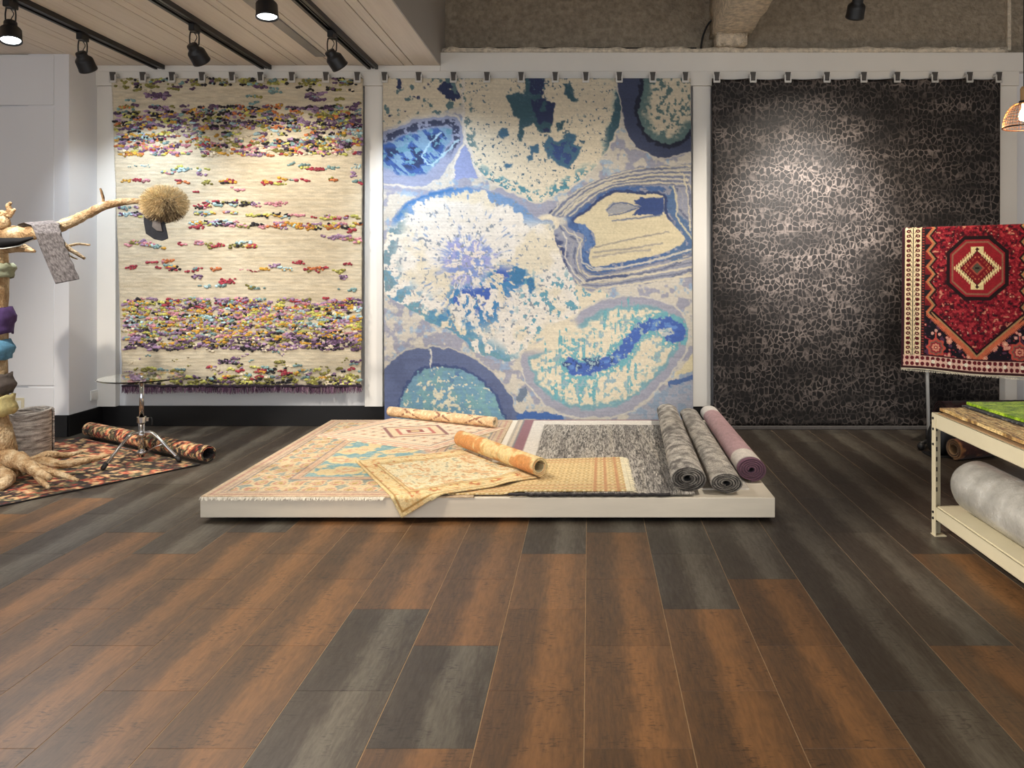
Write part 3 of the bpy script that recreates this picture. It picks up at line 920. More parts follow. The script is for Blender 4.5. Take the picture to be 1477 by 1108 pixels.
    for ln, w, c in (([(1052, 668), (1085, 640), (1130, 636), (1202, 655), (1120, 688), (1062, 694)], 0.9, (70, 86, 130)), ([(1080, 718), (1180, 708), (1306, 690)], 1.2, (92, 104, 134)),
                     ([(1000, 838), (1100, 815), (1240, 785), (1330, 768)], 1.1, (140, 136, 130)), ([(995, 862), (1150, 845), (1300, 822)], 1.4, (146, 142, 138)), ([(990, 885), (1120, 862), (1250, 850)], 1.6, (156, 150, 142)),
                     ([(850, 770), (868, 800), (866, 850), (860, 880), (905, 960), (950, 1000)], 1.2, (206, 200, 190)), ([(905, 770), (930, 830), (940, 905), (990, 935), (1120, 930), (1300, 890), (1432, 850)], 1.2, (196, 192, 184)),
                     ([(935, 1000), (1150, 975), (1432, 930)], 1.5, (204, 196, 176)), ([(1010, 1025), (1200, 1000), (1432, 965)], 1.4, (204, 196, 176)),
                     ([(820, 690), (880, 640), (960, 570), (1040, 535), (1150, 505), (1432, 480)], 1.0, (190, 184, 172)), ([(860, 690), (930, 620), (1000, 575), (1100, 535), (1250, 510), (1400, 505), (1420, 600), (1432, 760)], 1.0, (206, 196, 168)),
                     ([(1355, 560), (1372, 640), (1370, 700), (1410, 760), (1440, 800)], 1.3, (198, 190, 160)), ([(960, 990), (1040, 975), (1140, 965)], 2.2, (60, 74, 116))):
        C = mixc(C, sstep(w + 0.6, w * 0.4, ldist(ex * .5 + x * .5, ey * .5 + y * .5, A(ln))) * 0.9, c)
    C = mixc(C, m(sdist(ex, ey, A([(925, 735), (960, 740), (970, 770), (1002, 820), (975, 840), (968, 900), (945, 880), (945, 790)])), 1.0) * sstep(.34, .42, n_hi), (78, 112, 168))
    # --- lower right agate with the blue river
    pr = smooth_poly(B([(655, 440), (672, 400), (700, 388), (760, 360), (800, 300), (890, 252), (960, 205), (1060, 165), (1180, 152), (1300, 172), (1385, 225), (1420, 300), (1405, 380), (1350, 480), (1280, 560), (1200, 630), (1120, 680), (1020, 695), (900, 690), (800, 660), (730, 600), (680, 520)]))
    sr = sdist(wx, wy, pr); k = m(sr)
    an2 = np.degrees(np.arctan2(y - 517, x - 864)) % 360
    gap = sstep(180, 192, an2) * sstep(242, 230, an2)
    C = mixc(C, m(sr - 2.5), (196, 192, 184))
    C = mixc(C, k, (152, 154, 172))
    C = mixc(C, m(sr - 4) * gap, cream)
    rim = sr + 8 * (n_b - .5)
    opn = sstep(800, 770, x) * sstep(500, 470, y)      # the ring opens into the cream field on its upper left
    C = mixc(C, k * (1 - gap) * sstep(-9, -13, rim + 8 * opn), (112, 158, 172))
    C = mixc(C, k * sstep(-15, -20, rim + 12 * (n_hi - .5)), cream)
    C = mixc(C, k * sstep(-14, -34, rim) * sstep(0.54, 0.6, n_hi) * sstep(-46, -30, rim), (116, 168, 176))
    C = mixc(C, k * sstep(20, 14, np.abs(ldist(x, y, B([(890, 250), (960, 212), (1060, 180), (1180, 168), (1300, 185), (1390, 260)])))) * sstep(0.3, 0.42, n_hi) * sstep(6, 2, ldist(x, y, B([(890, 250), (960, 212), (1060, 180), (1180, 168), (1300, 185)]))), (150, 152, 172))
    riv = B([(880, 455), (905, 480), (960, 478), (1020, 462), (1090, 432), (1125, 395), (1160, 340), (1200, 302), (1255, 280), (1325, 272), (1372, 300), (1378, 325), (1340, 332)])
    dr = ldist(ex, ey, riv)
    spk = fbm(x / 5.0, y / 38.0, 99, 2)
    halo = 17 + 36 * sstep(0.42, 0.72, spk) * (x < 920)
    C = mixc(C, k * sstep(2, -2, dr - halo + 8 * (n_b - .5)) * sstep(0.38, 0.46, n_hi + 0.1 * (dr < 12)), (96, 164, 178))
    C = mixc(C, k * sstep(9.5, 7.5, dr + 5 * (n_b - .5)), royal)
    C = mixc(C, k * sstep(7, 3, dr) * sstep(0.56, 0.6, n_b), (84, 128, 200))
    C = mixc(C, k * sstep(8, 6, ldist(ex, ey, B([(870, 455), (930, 452), (1010, 445), (1060, 432)]))) * sstep(0.48, 0.54, n_hi), (42, 64, 120))
    C = mixc(C, k * sstep(2.5, 1.2, ldist(ex, ey, B([(1290, 305), (1345, 298), (1350, 318), (1300, 322)]))), (176, 186, 190))
    C = mixc(C, k * sstep(0.64, 0.67, n_hi) * sstep(-18, -26, rim), (140, 168, 180))
    # --- slate ring, lower left
    qo = smooth_poly(B([(-60, 800), (-10, 560), (60, 460), (130, 402), (240, 380), (380, 402), (500, 470), (580, 552), (622, 640), (632, 800)]))
    qi = smooth_poly(B([(110, 800), (115, 640), (140, 562), (205, 488), (300, 470), (400, 488), (490, 550), (545, 630), (560, 800)]))
    so, si = sdist(wx, wy, qo), sdist(ex, ey, qi)
    C = mixc(C, m(so - 2), (186, 182, 172))
    C = mixc(C, m(so), (86, 100, 142))
    C = mixc(C, m(so) * sstep(0.5, 0.7, n_lo) * 0.5, (72, 84, 124))
    C = mixc(C, m(si - 3 - 2 * n_hi), (56, 74, 124))
    C = mixc(C, m(si), (104, 150, 178))
    C = mixc(C, m(si) * sstep(.44, .54, n_b), (112, 160, 170))
    cz = np.exp(-((x - 635) ** 2 / 900 + (y - 578) ** 2 / 420))
    C = mixc(C, m(si) * sstep(0.70 - 0.24 * cz, 0.74 - 0.24 * cz, n_hi), (218, 212, 186))
    C = mixc(C, m(si) * sstep(0.55, 0.6, n_b) * np.exp(-((x - 668) ** 2 / 500 + (y - 545) ** 2 / 120)), (52, 84, 160))
    C = mixc(C, sstep(1.5, 0.6, ldist(ex, ey, B([(244, 382), (250, 430), (248, 468)]))), (196, 196, 192))
    # --- bottom right: lilac ground, cream wedge, blue dashes
    pw = B([(1120, 720), (1180, 660), (1280, 590), (1360, 530), (1445, 470), (1460, 720)])
    sw2 = sdist(wx, wy, pw)
    C = mixc(C, m(sw2) * (1 - k), (158, 162, 178))
    C = mixc(C, m(sw2) * (1 - k) * sstep(.52, .6, n_b), (136, 156, 180))
    C = mixc(C, m(sdist(wx, wy, B([(1445, 400), (1400, 460), (1352, 520), (1445, 490)]))), (210, 198, 160))
    C = mixc(C, sstep(4.5, 3, ldist(ex, ey, B([(1335, 545), (1390, 530), (1450, 514)]))), (70, 100, 158))
    C = mixc(C, m(sdist(ex, ey, B([(635, 690), (680, 670), (760, 674), (850, 692), (850, 712), (640, 708)]))), (58, 98, 172))
    C = mixc(C, m(sdist(ex, ey, B([(635, 620), (650, 570), (680, 555), (685, 590), (660, 630)]))), (100, 116, 140))
    # woven irregularity
    C = C * (0.93 + 0.14 * fbm(x / 2.2, y / 1.6, 7, 2))[:, None]
    C = C * (0.96 + 0.08 * vnoise(x * 0.03 + 5, y * 0.9, 8))[:, None]
    lum = (C @ np.array((.3, .55, .15)))[:, None]
    C = C * 0.92 + lum * 0.08
    C = C * 0.92 + 0.08 * np.array((204, 198, 188)) / 255
    return lin(np.clip(C, 0, 1))

def rug_agate(U, V):
    return paint_agate(552 + U * 445.5, 113 + V * 501)
t = empty('hanging_rug', P(774, 614, DR), label='large hanging rug with blue and cream agate pattern behind the platform', cat='rug', group='large rugs hanging on the back wall')
def local(V, o): return V - np.array(o.location[:])[None, :]
V_, F_, C_ = sheet(450, 500, quad_pos((552, 113), (996, 113), (555, 614), (1000, 614), wave=0.006, seed=2), back_off(0.012), rug_agate)
M_agate = attr_mat('agate pile', 0.75, 0.10, 160, 0.35, 0.003, 0.15, (1, 1, 3))
link('pile', raw_mesh('agate_rug', local(V_, t), F_, C_), M_agate, t, smooth=True)

# ---- left: cream woollen rug with coloured tufts
t = empty('hanging_rug', P(345, 560, DR), label='cream hanging wool rug with bands of bright tufts and a purple fringe', cat='rug', group='large rugs hanging on the back wall')
c1 = ((161, 113), (523, 113), (177, 557), (521, 557))
edge_w = lambda U, V: 0.004 * np.sin(U * 22) * (V > 0.99)
pos1 = quad_pos(*c1, wave=0.012, seed=5)
def base_cols(U, V):
    x = 161 + U * 362; y = 113 + V * 444
    n = fbm(x / 30, y / 3.0, 3, 3)
    C = np.ones((len(x), 3)) * np.array((210, 199, 175)) / 255
    C = mixc(C, sstep(0.4, 0.7, n) * 0.5, (196, 182, 154))
    C = C * (0.92 + 0.16 * vnoise(x * 0.12, y * 0.8, 4))[:, None]
    return lin(np.clip(C, 0, 1))
def pos1e(U, V):
    p = pos1(U, V)
    p[:, 0] += 0.008 * (fbm(V * 40, U * 0, 9, 3) - 0.5) * ((U < 0.01) | (U > 0.99))
    p[:, 1] -= 0.0025 * np.abs(np.sin(V * 444 / 5.2 * math.pi / 1.0)) * (0.5 + vnoise(U * 60, V * 85, 3))
    return p
V_, F_, C_ = sheet(150, 300, pos1e, back_off(0.012), base_cols)
M_wool = attr_mat('hand-spun wool', 0.95, 0.12, 120, 0.5, 0.004, 0.2, (1, 1, 3))
link('woven_ground', raw_mesh('wool_rug', local(V_, t), F_, C_), M_wool, t, smooth=True)
PU, MA, BK, GO, OL, CH, TE, LB, RD, PK, CR, OR = (92, 62, 98), (152, 118, 156), (34, 30, 34), (206, 150, 40), (132, 126, 52), (192, 190, 82), (112, 150, 150), (160, 196, 204), (168, 44, 60), (204, 128, 142), (212, 196, 166), (198, 106, 52)
tufts = []      # x, y, size, colour
R = random.Random(21)
def band(y0, y1, n, pal, x0=163, x1=521, s=(2.8, 5.2), clump=True, gate=None):
    i = 0
    tries = 0
    if x1 - x0 > 300: n = int(n * 1.35)
    while i < n and tries < n * 20:
        tries += 1
        x = R.uniform(x0, x1); y = R.uniform(y0, y1)
        if gate and not gate(x, y): continue
        c = R.choice(pal)
        run = R.randint(1, 5) if clump else 1
        for k in range(run):
            tufts.append((x + k * R.uniform(2.4, 3.8), y + R.uniform(-1.6, 1.6), R.uniform(*s), c)); i += 1
band(113, 122, 230, [OL, OL, BK, CH, PU, BK, TE, OL])
band(121, 131, 80, [OL, BK, PU, CR, OL])
band(134, 143, 46, [PU, MA, PU], 207, 242); band(134, 144, 40, [PU, MA, PU], 440, 466); band(128, 150, 30, [OL, PU, CR, BK, TE])
band(152, 186, 980, [PU, PU, MA, BK, MA, OL, GO, PU, OR, TE, CH, BK], gate=lambda x, y: R.random() < 0.25 + 0.75 * float(vnoise(np.array([x / 14.]), np.array([y / 4.]), 5)[0] > 0.42))
band(176, 204, 560, [GO, TE, PU, BK, OL, CH, OR, MA, LB, CR, CR], gate=lambda x, y: float(vnoise(np.array([x / 16.]), np.array([y / 5.]), 6)[0]) > 0.4)
band(200, 224, 660, [GO, BK, CH, MA, PU, OR, CR, OL, TE, PK, RD, CR])
band(204, 212, 120, [BK, GO, PU, TE], 380, 521)
def row(y, x0, x1, n, pal, h=2.5, s=(2.6, 4.8)): band(y - h, y + h, n, pal, x0, x1, s)
row(239, 180, 212, 10, [TE, OL, LB], 1.5, (1.5, 2.5)); row(243, 240, 295, 20, [LB, LB, TE, CH]); row(248, 215, 262, 14, [LB, CH, GO, PK]); row(238, 412, 436, 14, [LB, CH, TE])
row(244, 442, 464, 14, [RD], 2, (3, 4.5)); row(240, 464, 482, 10, [TE]); row(240, 500, 522, 8, [LB, MA], 2, (1.6, 3)); row(252, 500, 514, 6, [MA]); row(252, 280, 290, 5, [MA])
row(262, 168, 180, 10, [GO, OR]); row(261, 186, 197, 8, [RD]); row(262, 200, 208, 4, [PK, RD]); row(261, 248, 258, 7, [RD, OR]); row(262, 287, 300, 10, [CH, OL]); row(262, 315, 338, 20, [OR, GO, RD, BK]); row(271, 325, 338, 6, [RD, PK])
row(263, 374, 400, 22, [GO, GO, OR, CH, RD]); row(259, 400, 408, 8, [GO]); row(260, 414, 436, 10, [TE, RD, PK]); row(260, 474, 482, 6, [OR, OL]); row(263, 506, 523, 10, [RD, RD, TE]); row(274, 276, 282, 3, [RD])
row(293, 290, 358, 62, [CH, OL, GO, TE, LB, PU, MA, BK, RD], 4); row(295, 355, 404, 26, [PK, MA, PK]); row(298, 274, 290, 12, [PK, RD, BK]); row(300, 165, 205, 16, [TE, MA, PU])
row(309, 165, 214, 30, [PU, BK, MA, CH, LB]); row(309, 277, 306, 26, [CH, MA, GO, LB, TE]); row(309, 320, 360, 22, [CH, MA, OR, LB]); row(310, 368, 396, 22, [GO, OR, BK, CH, LB]); row(311, 396, 430, 14, [MA, BK, LB, PK]); row(313, 440, 520, 52, [CH, PK, MA, RD, GO, OL])
row(322, 266, 292, 18, [GO, LB, CH]); row(328, 268, 294, 10, [RD]); row(322, 290, 322, 46, [PU, MA, CH, BK, LB], 4); row(323, 320, 350, 30, [MA, PK, OL, BK], 4); row(325, 352, 372, 10, [BK, CH]); row(325, 370, 402, 44, [RD, PK, MA, OR], 4); row(324, 400, 424, 24, [CH, GO, LB], 3.5); row(326, 426, 522, 96, [GO, OR, PK, MA, RD, BK, CH], 4.5); row(332, 496, 508, 8, [RD]); row(342, 458, 505, 34, [PK, MA, MA]); row(346, 500, 522, 22, [CH, OL, PK])
row(352, 168, 212, 50, [MA, PK, CH, OL, RD], 4); row(355, 205, 232, 22, [LB, TE, GO]); row(353, 252, 262, 7, [RD, PK]); row(350, 276, 290, 9, [PK, MA]); row(356, 288, 318, 22, [OL, RD, MA, PK], 4); row(354, 328, 342, 12, [OL, BK, CH]); row(349, 338, 348, 8, [LB, TE]); row(356, 342, 356, 14, [CH, GO, OR]); row(356, 354, 366, 10, [RD])
row(378, 204, 232, 14, [RD, PK, OR], 1.6); row(386, 172, 184, 10, [RD], 2); row(386, 214, 246, 30, [TE, GO, RD, PU, BK]); row(389, 260, 278, 14, [RD, RD, TE]); row(390, 300, 310, 6, [OR]); row(390, 340, 362, 8, [PK, RD, TE], 1.5, (1.6, 3)); row(390, 372, 384, 9, [GO]); row(384, 384, 394, 8, [MA]); row(387, 392, 408, 14, [GO, OR, LB]); row(379, 420, 448, 6, [RD, TE], 1.5); row(389, 436, 462, 24, [GO, OL, RD, OR]); row(379, 498, 506, 4, [RD]); row(391, 478, 494, 12, [CH, OL])
row(400, 268, 280, 10, [MA, PU]); row(400, 487, 498, 9, [MA, PU]); row(406, 312, 332, 22, [RD], 3); row(413, 265, 312, 18, [TE, LB]); row(414, 344, 364, 12, [TE, OL, LB]); row(417, 486, 514, 6, [TE])
DENSE = [PU, MA, MA, BK, GO, CH, LB, TE, RD, PK, CR, OL, GO, PU, MA]
band(431, 446, 560, [RD, MA, PU, BK, GO, CH, MA, PK, TE, OL])
band(444, 460, 560, [CH, LB, MA, GO, PK, GO, BK, MA, CH, CR])
band(456, 472, 560, [TE, LB, GO, MA, GO, CH, LB, MA, BK, PK, CH])
band(468, 490, 820, [MA, PU, BK, GO, MA, TE, GO, CH, OL, PK, CR])
band(488, 502, 420, [MA, PU, BK, OL, GO, CR, PU, MA]); band(496, 505, 150, [MA, PU, CR, BK])
band(508, 538, 60, [OL, MA, CR, TE], s=(1.5, 2.8)); row(522, 310, 336, 34, [MA, PU, BK], 5); row(523, 506, 518, 12, [TE, PU]); row(520, 392, 404, 8, [OL]); band(528, 548, 190, [OL, BK, MA, RD, CR, GO, CH, TE, OL], 290, 521)
row(532, 372, 384, 10, [RD, TE]); row(538, 400, 414, 12, [RD])
row(535, 180, 256, 40, [CH, OL, TE, OL], 5); band(543, 557, 420, [OL, OL, BK, CH, BK, PU, OL, CR])
ico = bmesh.new(); bmesh.ops.create_icosphere(ico, subdivisions=1, radius=1.0); ico.verts.ensure_lookup_table()
iv = np.array([v.co[:] for v in ico.verts]); iff = np.array([[v.index for v in f.verts] for f in ico.faces]); ico.free()
pxm = DR / F
TV, TF, TC = [], [], []
tu = np.array([((x - 161) / 362, (y - 113) / 444) for x, y, _, _ in tufts]); tpos = pos1(tu[:, 0].clip(0, 1), tu[:, 1].clip(0, 1))
corn = [np.array(P(a, b, DR)[:]) for a, b in c1]
for i, (x, y, s_, c) in enumerate(tufts):
    u = (x - 161) / 362; v = (y - 113) / 444
    if not (0 < u < 1 and 0 < v < 1): continue
    if y < 122 and min(abs(x - q_) for q_ in clip_x['woollen tufted']) < 8: continue
    ctr = (corn[0] * (1 - u) + corn[1] * u) * (1 - v) + (corn[2] * (1 - u) + corn[3] * u) * v
    ctr = tpos[i] - np.array((0, R.uniform(.002, .007), 0))
    sc = np.array((s_ * R.uniform(.8, 1.15), s_ * .55, s_ * R.uniform(.6, .85))) * pxm * 0.70
    a = R.uniform(0, 6.28)
    ca_, sa_ = math.cos(a), math.sin(a)
    rot = np.array(((ca_, -sa_, 0), (sa_, ca_, 0), (0, 0, 1)))
    TV.append((iv @ rot.T) * (1 + 0.2 * rng.standard_normal((len(iv), 1)) * 0.6) * sc + ctr)
    TF.append(iff + len(iv) * (len(TV) - 1))
    c_ = np.array(c, float) * R.uniform(.85, 1.2); c_ = c_ * .82 + .18 * c_.mean() + 10
    col = lin(np.clip(c_, 0, 255) / 255.0)
    TC.append(np.repeat(col[None], len(iv), 0))
TV = np.concatenate(TV); TF = np.concatenate(TF); TC = np.concatenate(TC)
M_tuft = attr_mat('tuft wool', 0.95, 0.2, 400, 0.5, 0.002, 0.3)
link('tufts', raw_mesh('tufts', local(TV, t), [TF], TC), M_tuft, t, smooth=True, kind='stuff')
# dark edge roll and fringe
bm = bmesh.new()
bl, br = P(176, 557, DR - 0.02), P(521, 557, DR - 0.02)
pts = [bl.lerp(br, i / 60) + Vector((0, 0.004 * math.sin(i), 0.004 * math.sin(i * 2.3))) for i in range(61)]
tube(bm, [p - Vector(t.location) for p in pts], 0.012, 6, wob=0.25, seed=4)
bm_obj('bottom_edge', bm, plain('dark purple wool', (44, 32, 44), 0.95, 0.3, 60), t, smooth=True)
FV, FF, FC = [], [], []
def strand(p, q, w, c, V, Fc, Cc, nrm=(0, -1, 0)):
    p = np.array(p); q = np.array(q); side = np.cross(q - p, nrm); side = side / (np.linalg.norm(side) + 1e-9) * w
    b0 = len(V) * 4
    V.append(np.stack([p - side, p + side, q + side * .5, q - side * .5])); Fc.append(np.arange(b0, b0 + 4)[None]); Cc.append(np.repeat(lin(c)[None], 4, 0))
for i in range(1500):
    f = R.random()
    p = bl.lerp(br, f) + Vector((0, R.uniform(-.008, .008), -0.004))
    ln = R.uniform(.035, .06) + 0.006 * math.sin(f * 17)
    q = p + Vector((R.uniform(-.012, .012), R.uniform(-.012, .02), -ln))
    strand(p, q, R.uniform(.0015, .003), tuple(np.array(R.choice([(96, 66, 92), (120, 92, 112), (76, 50, 74), (150, 124, 138)])) * R.uniform(.85, 1.1)), FV, FF, FC)
link('fringe', raw_mesh('fringe', local(np.concatenate(FV), t), [np.concatenate(FF)], np.concatenate(FC)), attr_mat('fringe yarn', 0.9, 0.1, 100, 0), t, kind='stuff')

# ---- right: black rug with a pale crackle
def make_crackle():
    m, nt, b = nodes_of('crackle pile')
    v = coords(nt, (1, 1, 0.82))
    wn = noise(nt, v, 9, 2, 0.5, 'Color')
    sub = nt.nodes.new('ShaderNodeVectorMath'); sub.operation = 'SUBTRACT'; lk(nt, wn, sub.inputs[0]); sub.inputs[1].default_value = (.5, .5, .5)
    scl = nt.nodes.new('ShaderNodeVectorMath'); scl.operation = 'SCALE'; scl.inputs['Scale'].default_value = 0.06; lk(nt, sub.outputs[0], scl.inputs[0])
    ad = nt.nodes.new('ShaderNodeVectorMath'); ad.operation = 'ADD'; lk(nt, v, ad.inputs[0]); lk(nt, scl.outputs[0], ad.inputs[1])
    fl = nt.nodes.new('ShaderNodeVectorMath'); fl.operation = 'MULTIPLY'; lk(nt, ad.outputs[0], fl.inputs[0]); fl.inputs[1].default_value = (1, 0, 1)
    vo = nt.nodes.new('ShaderNodeTexVoronoi'); vo.feature = 'DISTANCE_TO_EDGE'; vo.inputs['Scale'].default_value = 17.5 * 1.45; vo.inputs['Randomness'].default_value = 0.75
    lk(nt, fl.outputs[0], vo.inputs['Vector'])
    line = ramp(nt, vo.outputs['Distance'], [(0.02, (1, 1, 1, 1)), (0.12, (0, 0, 0, 1))])
    patch = ramp(nt, noise(nt, coords(nt, (0.7, 1, 1.6)), 3.4, 4, 0.6), [(0.36, (0.10,) * 3 + (1,)), (0.70, (1, 1, 1, 1))])
    hband = ramp(nt, noise(nt, coords(nt, (0.12, 1, 5)), 2.2, 2), [(0.32, (0.35,) * 3 + (1,)), (0.58, (1, 1, 1, 1))])
    dash = ramp(nt, noise(nt, coords(nt, (40, 40, 40)), 1.0, 2), [(0.30, (0.2,) * 3 + (1,)), (0.52, (1, 1, 1, 1))])
    f = math_n(nt, 'MULTIPLY', math_n(nt, 'MULTIPLY', line, patch), math_n(nt, 'MULTIPLY', hband, dash))
    gr = ramp(nt, noise(nt, coords(nt, (6, 1, 90)), 1.5, 4), [(0.3, L4((17, 15, 15))), (0.7, L4((31, 27, 26)))])
    c = mixrgb(nt, f, gr, L4((138, 126, 120)))
    lk(nt, c, b.inputs['Base Color'])
    b.inputs['Roughness'].default_value = 0.55
    b.inputs['Specular IOR Level'].default_value = 0.3
    b.inputs['Sheen Weight'].default_value = 0.04
    bump(nt, b, math_n(nt, 'SUBTRACT', noise(nt, coords(nt, (30, 30, 200)), 1, 2), math_n(nt, 'MULTIPLY', line, .6)), 0.35, 0.004)
    return m
t = empty('hanging_rug', P(1235, 620, DR), label='large black hanging rug with a pale cracked-hide pattern', cat='rug', group='large rugs hanging on the back wall')
sag3 = lambda U, V: -0.010 * np.abs(np.sin(U * math.pi * 8)) * (V < 0.02)
V_, F_, C_ = sheet(90, 110, quad_pos((1027, 113), (1443, 113), (1029, 614), (1441, 614), wave=0.010, seed=8, sag=sag3), back_off(0.012))
z0 = np.array(t.location[:])
V_[:, 2] = np.maximum(V_[:, 2], 0.004)
link('pile', raw_mesh('crackle_rug', V_ - z0, F_, None), make_crackle(), t, smooth=True)
box('bottom_binding', (P(1029, 0, DR).x - z0[0], -0.040, 0.0005 - z0[2]), (P(1441, 0, DR).x - z0[0], -0.018, 0.030 - z0[2]), plain('grey binding', (92, 88, 86), 0.9, 0.15, 60), t, bevel=0.004)
# ================================================================== low platform
PZ, PF, PB, PX0, PX1 = 0.128, 4.155, 6.29, -2.02, 0.964
pf = empty('display_platform', ((PX0 + PX1) / 2, (PF + PB) / 2, 0), label='low cream-white wooden display platform with a dark recessed foot', cat='platform')
hx, hy = (PX1 - PX0) / 2, (PB - PF) / 2
box('deck', (-hx, -hy, 0.024), (hx, hy, PZ), M_plinth, pf, bevel=0.004, seg=2)
box('recessed_foot', (-hx + 0.09, -hy + 0.09, 0.0005), (hx - 0.09, hy - 0.06, 0.0239), M_slot, pf)

M_flat = attr_mat('flat rug pile', 0.92, 0.14, 170, 0.4, 0.003, 0.1)
M_loop = attr_mat('loop wool', 0.95, 0.30, 150, 0.9, 0.006, 0.1, (1, 0.45, 1))

M_fleck = attr_mat('flecked wool', 0.95, 0.42, 300, 0.9, 0.006, 0.1, (1, 0.35, 1))

def flat_rug(root, quad, zf, painter, nx, ny, th=0.007, name='pile', mat=None, post=None):
    """quad: four (x,y) corners A(u0v0) B(u1v0) C(u0v1) D(u1v1) on the ground; zf(x,y)-> height of the top"""
    A, B, C, D = [np.array(q, float) for q in quad]
    def pos(U, V):
        u = U[:, None]; v = V[:, None]
        xy = (A * (1 - u) + B * u) * (1 - v) + (C * (1 - u) + D * u) * v
        p = np.zeros((len(U), 3)); p[:, :2] = xy
        p[:, 2] = zf(xy[:, 0], xy[:, 1])
        if post is not None: p = post(p, U, V)
        return p
    def off(U, V):
        o = np.zeros((len(U), 3)); o[:, 2] = -th
        if post is not None:
            p = pos(U, V); h = p[:, 2] < PZ - 0.002
            o[h, 2] = 0; o[h, 1] = th
        return o
    V_, F_, C_ = sheet(nx, ny, pos, off, painter)
    # winding so that the dense side faces up
    n = np.cross(B - A, C - A)
    return link(name, raw_mesh(root.name + '_' + name, local(V_, root), F_, C_), mat or M_flat, root, smooth=True)

def roll_mesh(name, p0, p1, r, turns, th, painter, root, flat=1.0, mat=None, nseg=60, start=-math.pi / 2, hand=1, backc=None, taper=0.0):
    """a rolled rug: spiral section swept from p0 to p1 (centre line); painter(s metres along, w metres along the spiral)"""
    p0 = np.array(p0[:]); p1 = np.array(p1[:])
    ax = p1 - p0; Ln = np.linalg.norm(ax); ax = ax / Ln
    side = np.cross(ax, (0, 0, 1.0)); side /= np.linalg.norm(side)
    up = np.cross(side, ax)
    na = int(turns * 40)
    th_a = np.linspace(0, turns * 2 * math.pi, na)
    rr = r - (th + 0.0015) * th_a / (2 * math.pi)
    rr = np.maximum(rr, 0.004)
    oc = np.stack([hand * np.cos(th_a + start * 1.0), np.sin(th_a + start)], -1)
    wob = 1 + 0.012 * np.sin(th_a * 2.3) 
    outer = oc * (rr * wob)[:, None] * np.array((1.0, flat))
    inner = oc * (np.maximum(rr * wob - th, 0.002))[:, None] * np.array((1.0, flat))
    warc = np.concatenate([[0], np.cumsum(np.hypot(*(np.diff(outer, axis=0).T)))])
    sec = np.concatenate([outer, inner[::-1]])
    ns = len(sec)
    sv = np.linspace(0, 1, nseg)
    rings = []
    cols = []
    for i, s_ in enumerate(sv):
        k = 1 - taper * s_
        jit = 0.0025 * math.sin(i * 1.9) if i not in (0, nseg - 1) else 0
        c = p0 + ax * Ln * s_
        rings.append(c[None] + side[None] * sec[:, :1] * k + up[None] * (sec[:, 1:] * k + jit * 0.3))
        co = painter(np.full(na, s_ * Ln), warc)
        ci = co * 0.75 if backc is None else np.repeat(lin(backc)[None], na, 0)
        cols.append(np.concatenate([co, ci[::-1]]))
    V_ = np.concatenate(rings); C_ = np.concatenate(cols)
    idx = np.arange(nseg * ns).reshape(nseg, ns)
    nxt = np.roll(idx, -1, axis=1)
    q = np.stack([idx[:-1], nxt[:-1], nxt[1:], idx[1:]], -1).reshape(-1, 4)
    caps = []
    for row_, fl in ((idx[0], False), (idx[-1], True)):
        o_ = row_[:na]; i_ = row_[na:][::-1]
        c_ = np.stack([o_[:-1], i_[:-1], i_[1:], o_[1:]], -1)
        caps.append(c_[:, ::-1] if fl else c_)
    Fq = [q] + caps
    return link(name, raw_mesh(root.name + '_' + name, local(V_, root), Fq, C_), mat or M_flat, root, smooth=False)

def fringe(root, a, b, n, ln, c, name='fringe', down=0.6, seed=1, out=(0, -1, 0), w=0.0022):
    Rr = random.Random(seed)
    a = Vector(a); b = Vector(b); o = Vector(out)
    V, Fc, Cc = [], [], []
    for i in range(n):
        f = (i + Rr.random()) / n
        p = a.lerp(b, f)
        l = ln * Rr.uniform(.6, 1.2)
        q = p + o * l * (1 - down) + Vector((0, 0, -1)) * l * down + (b - a).normalized() * Rr.uniform(-.5, .5) * l
        strand(p, q, Rr.uniform(.6, 1.2) * w, tuple(np.array(c) * Rr.uniform(.88, 1.05)), V, Fc, Cc, nrm=(0, -.6, .8))
    return link(name, raw_mesh(root.name + '_fringe', local(np.concatenate(V), root), [np.concatenate(Fc)], np.concatenate(Cc)), attr_mat('fringe cotton', 0.9, 0.1, 100, 0), root, kind='stuff')

def motif(x, y, sx, sy, seed=0):
    """repeating rosette distance field: 0 at motif centres"""
    ix = np.round(x / sx); iy = np.round(y / sy)
    dx = x - ix * sx; dy = y - iy * sy
    return np.hypot(dx / sx, dy / sy), np.arctan2(dy / sy, dx / sx), (ix + 2 * iy)

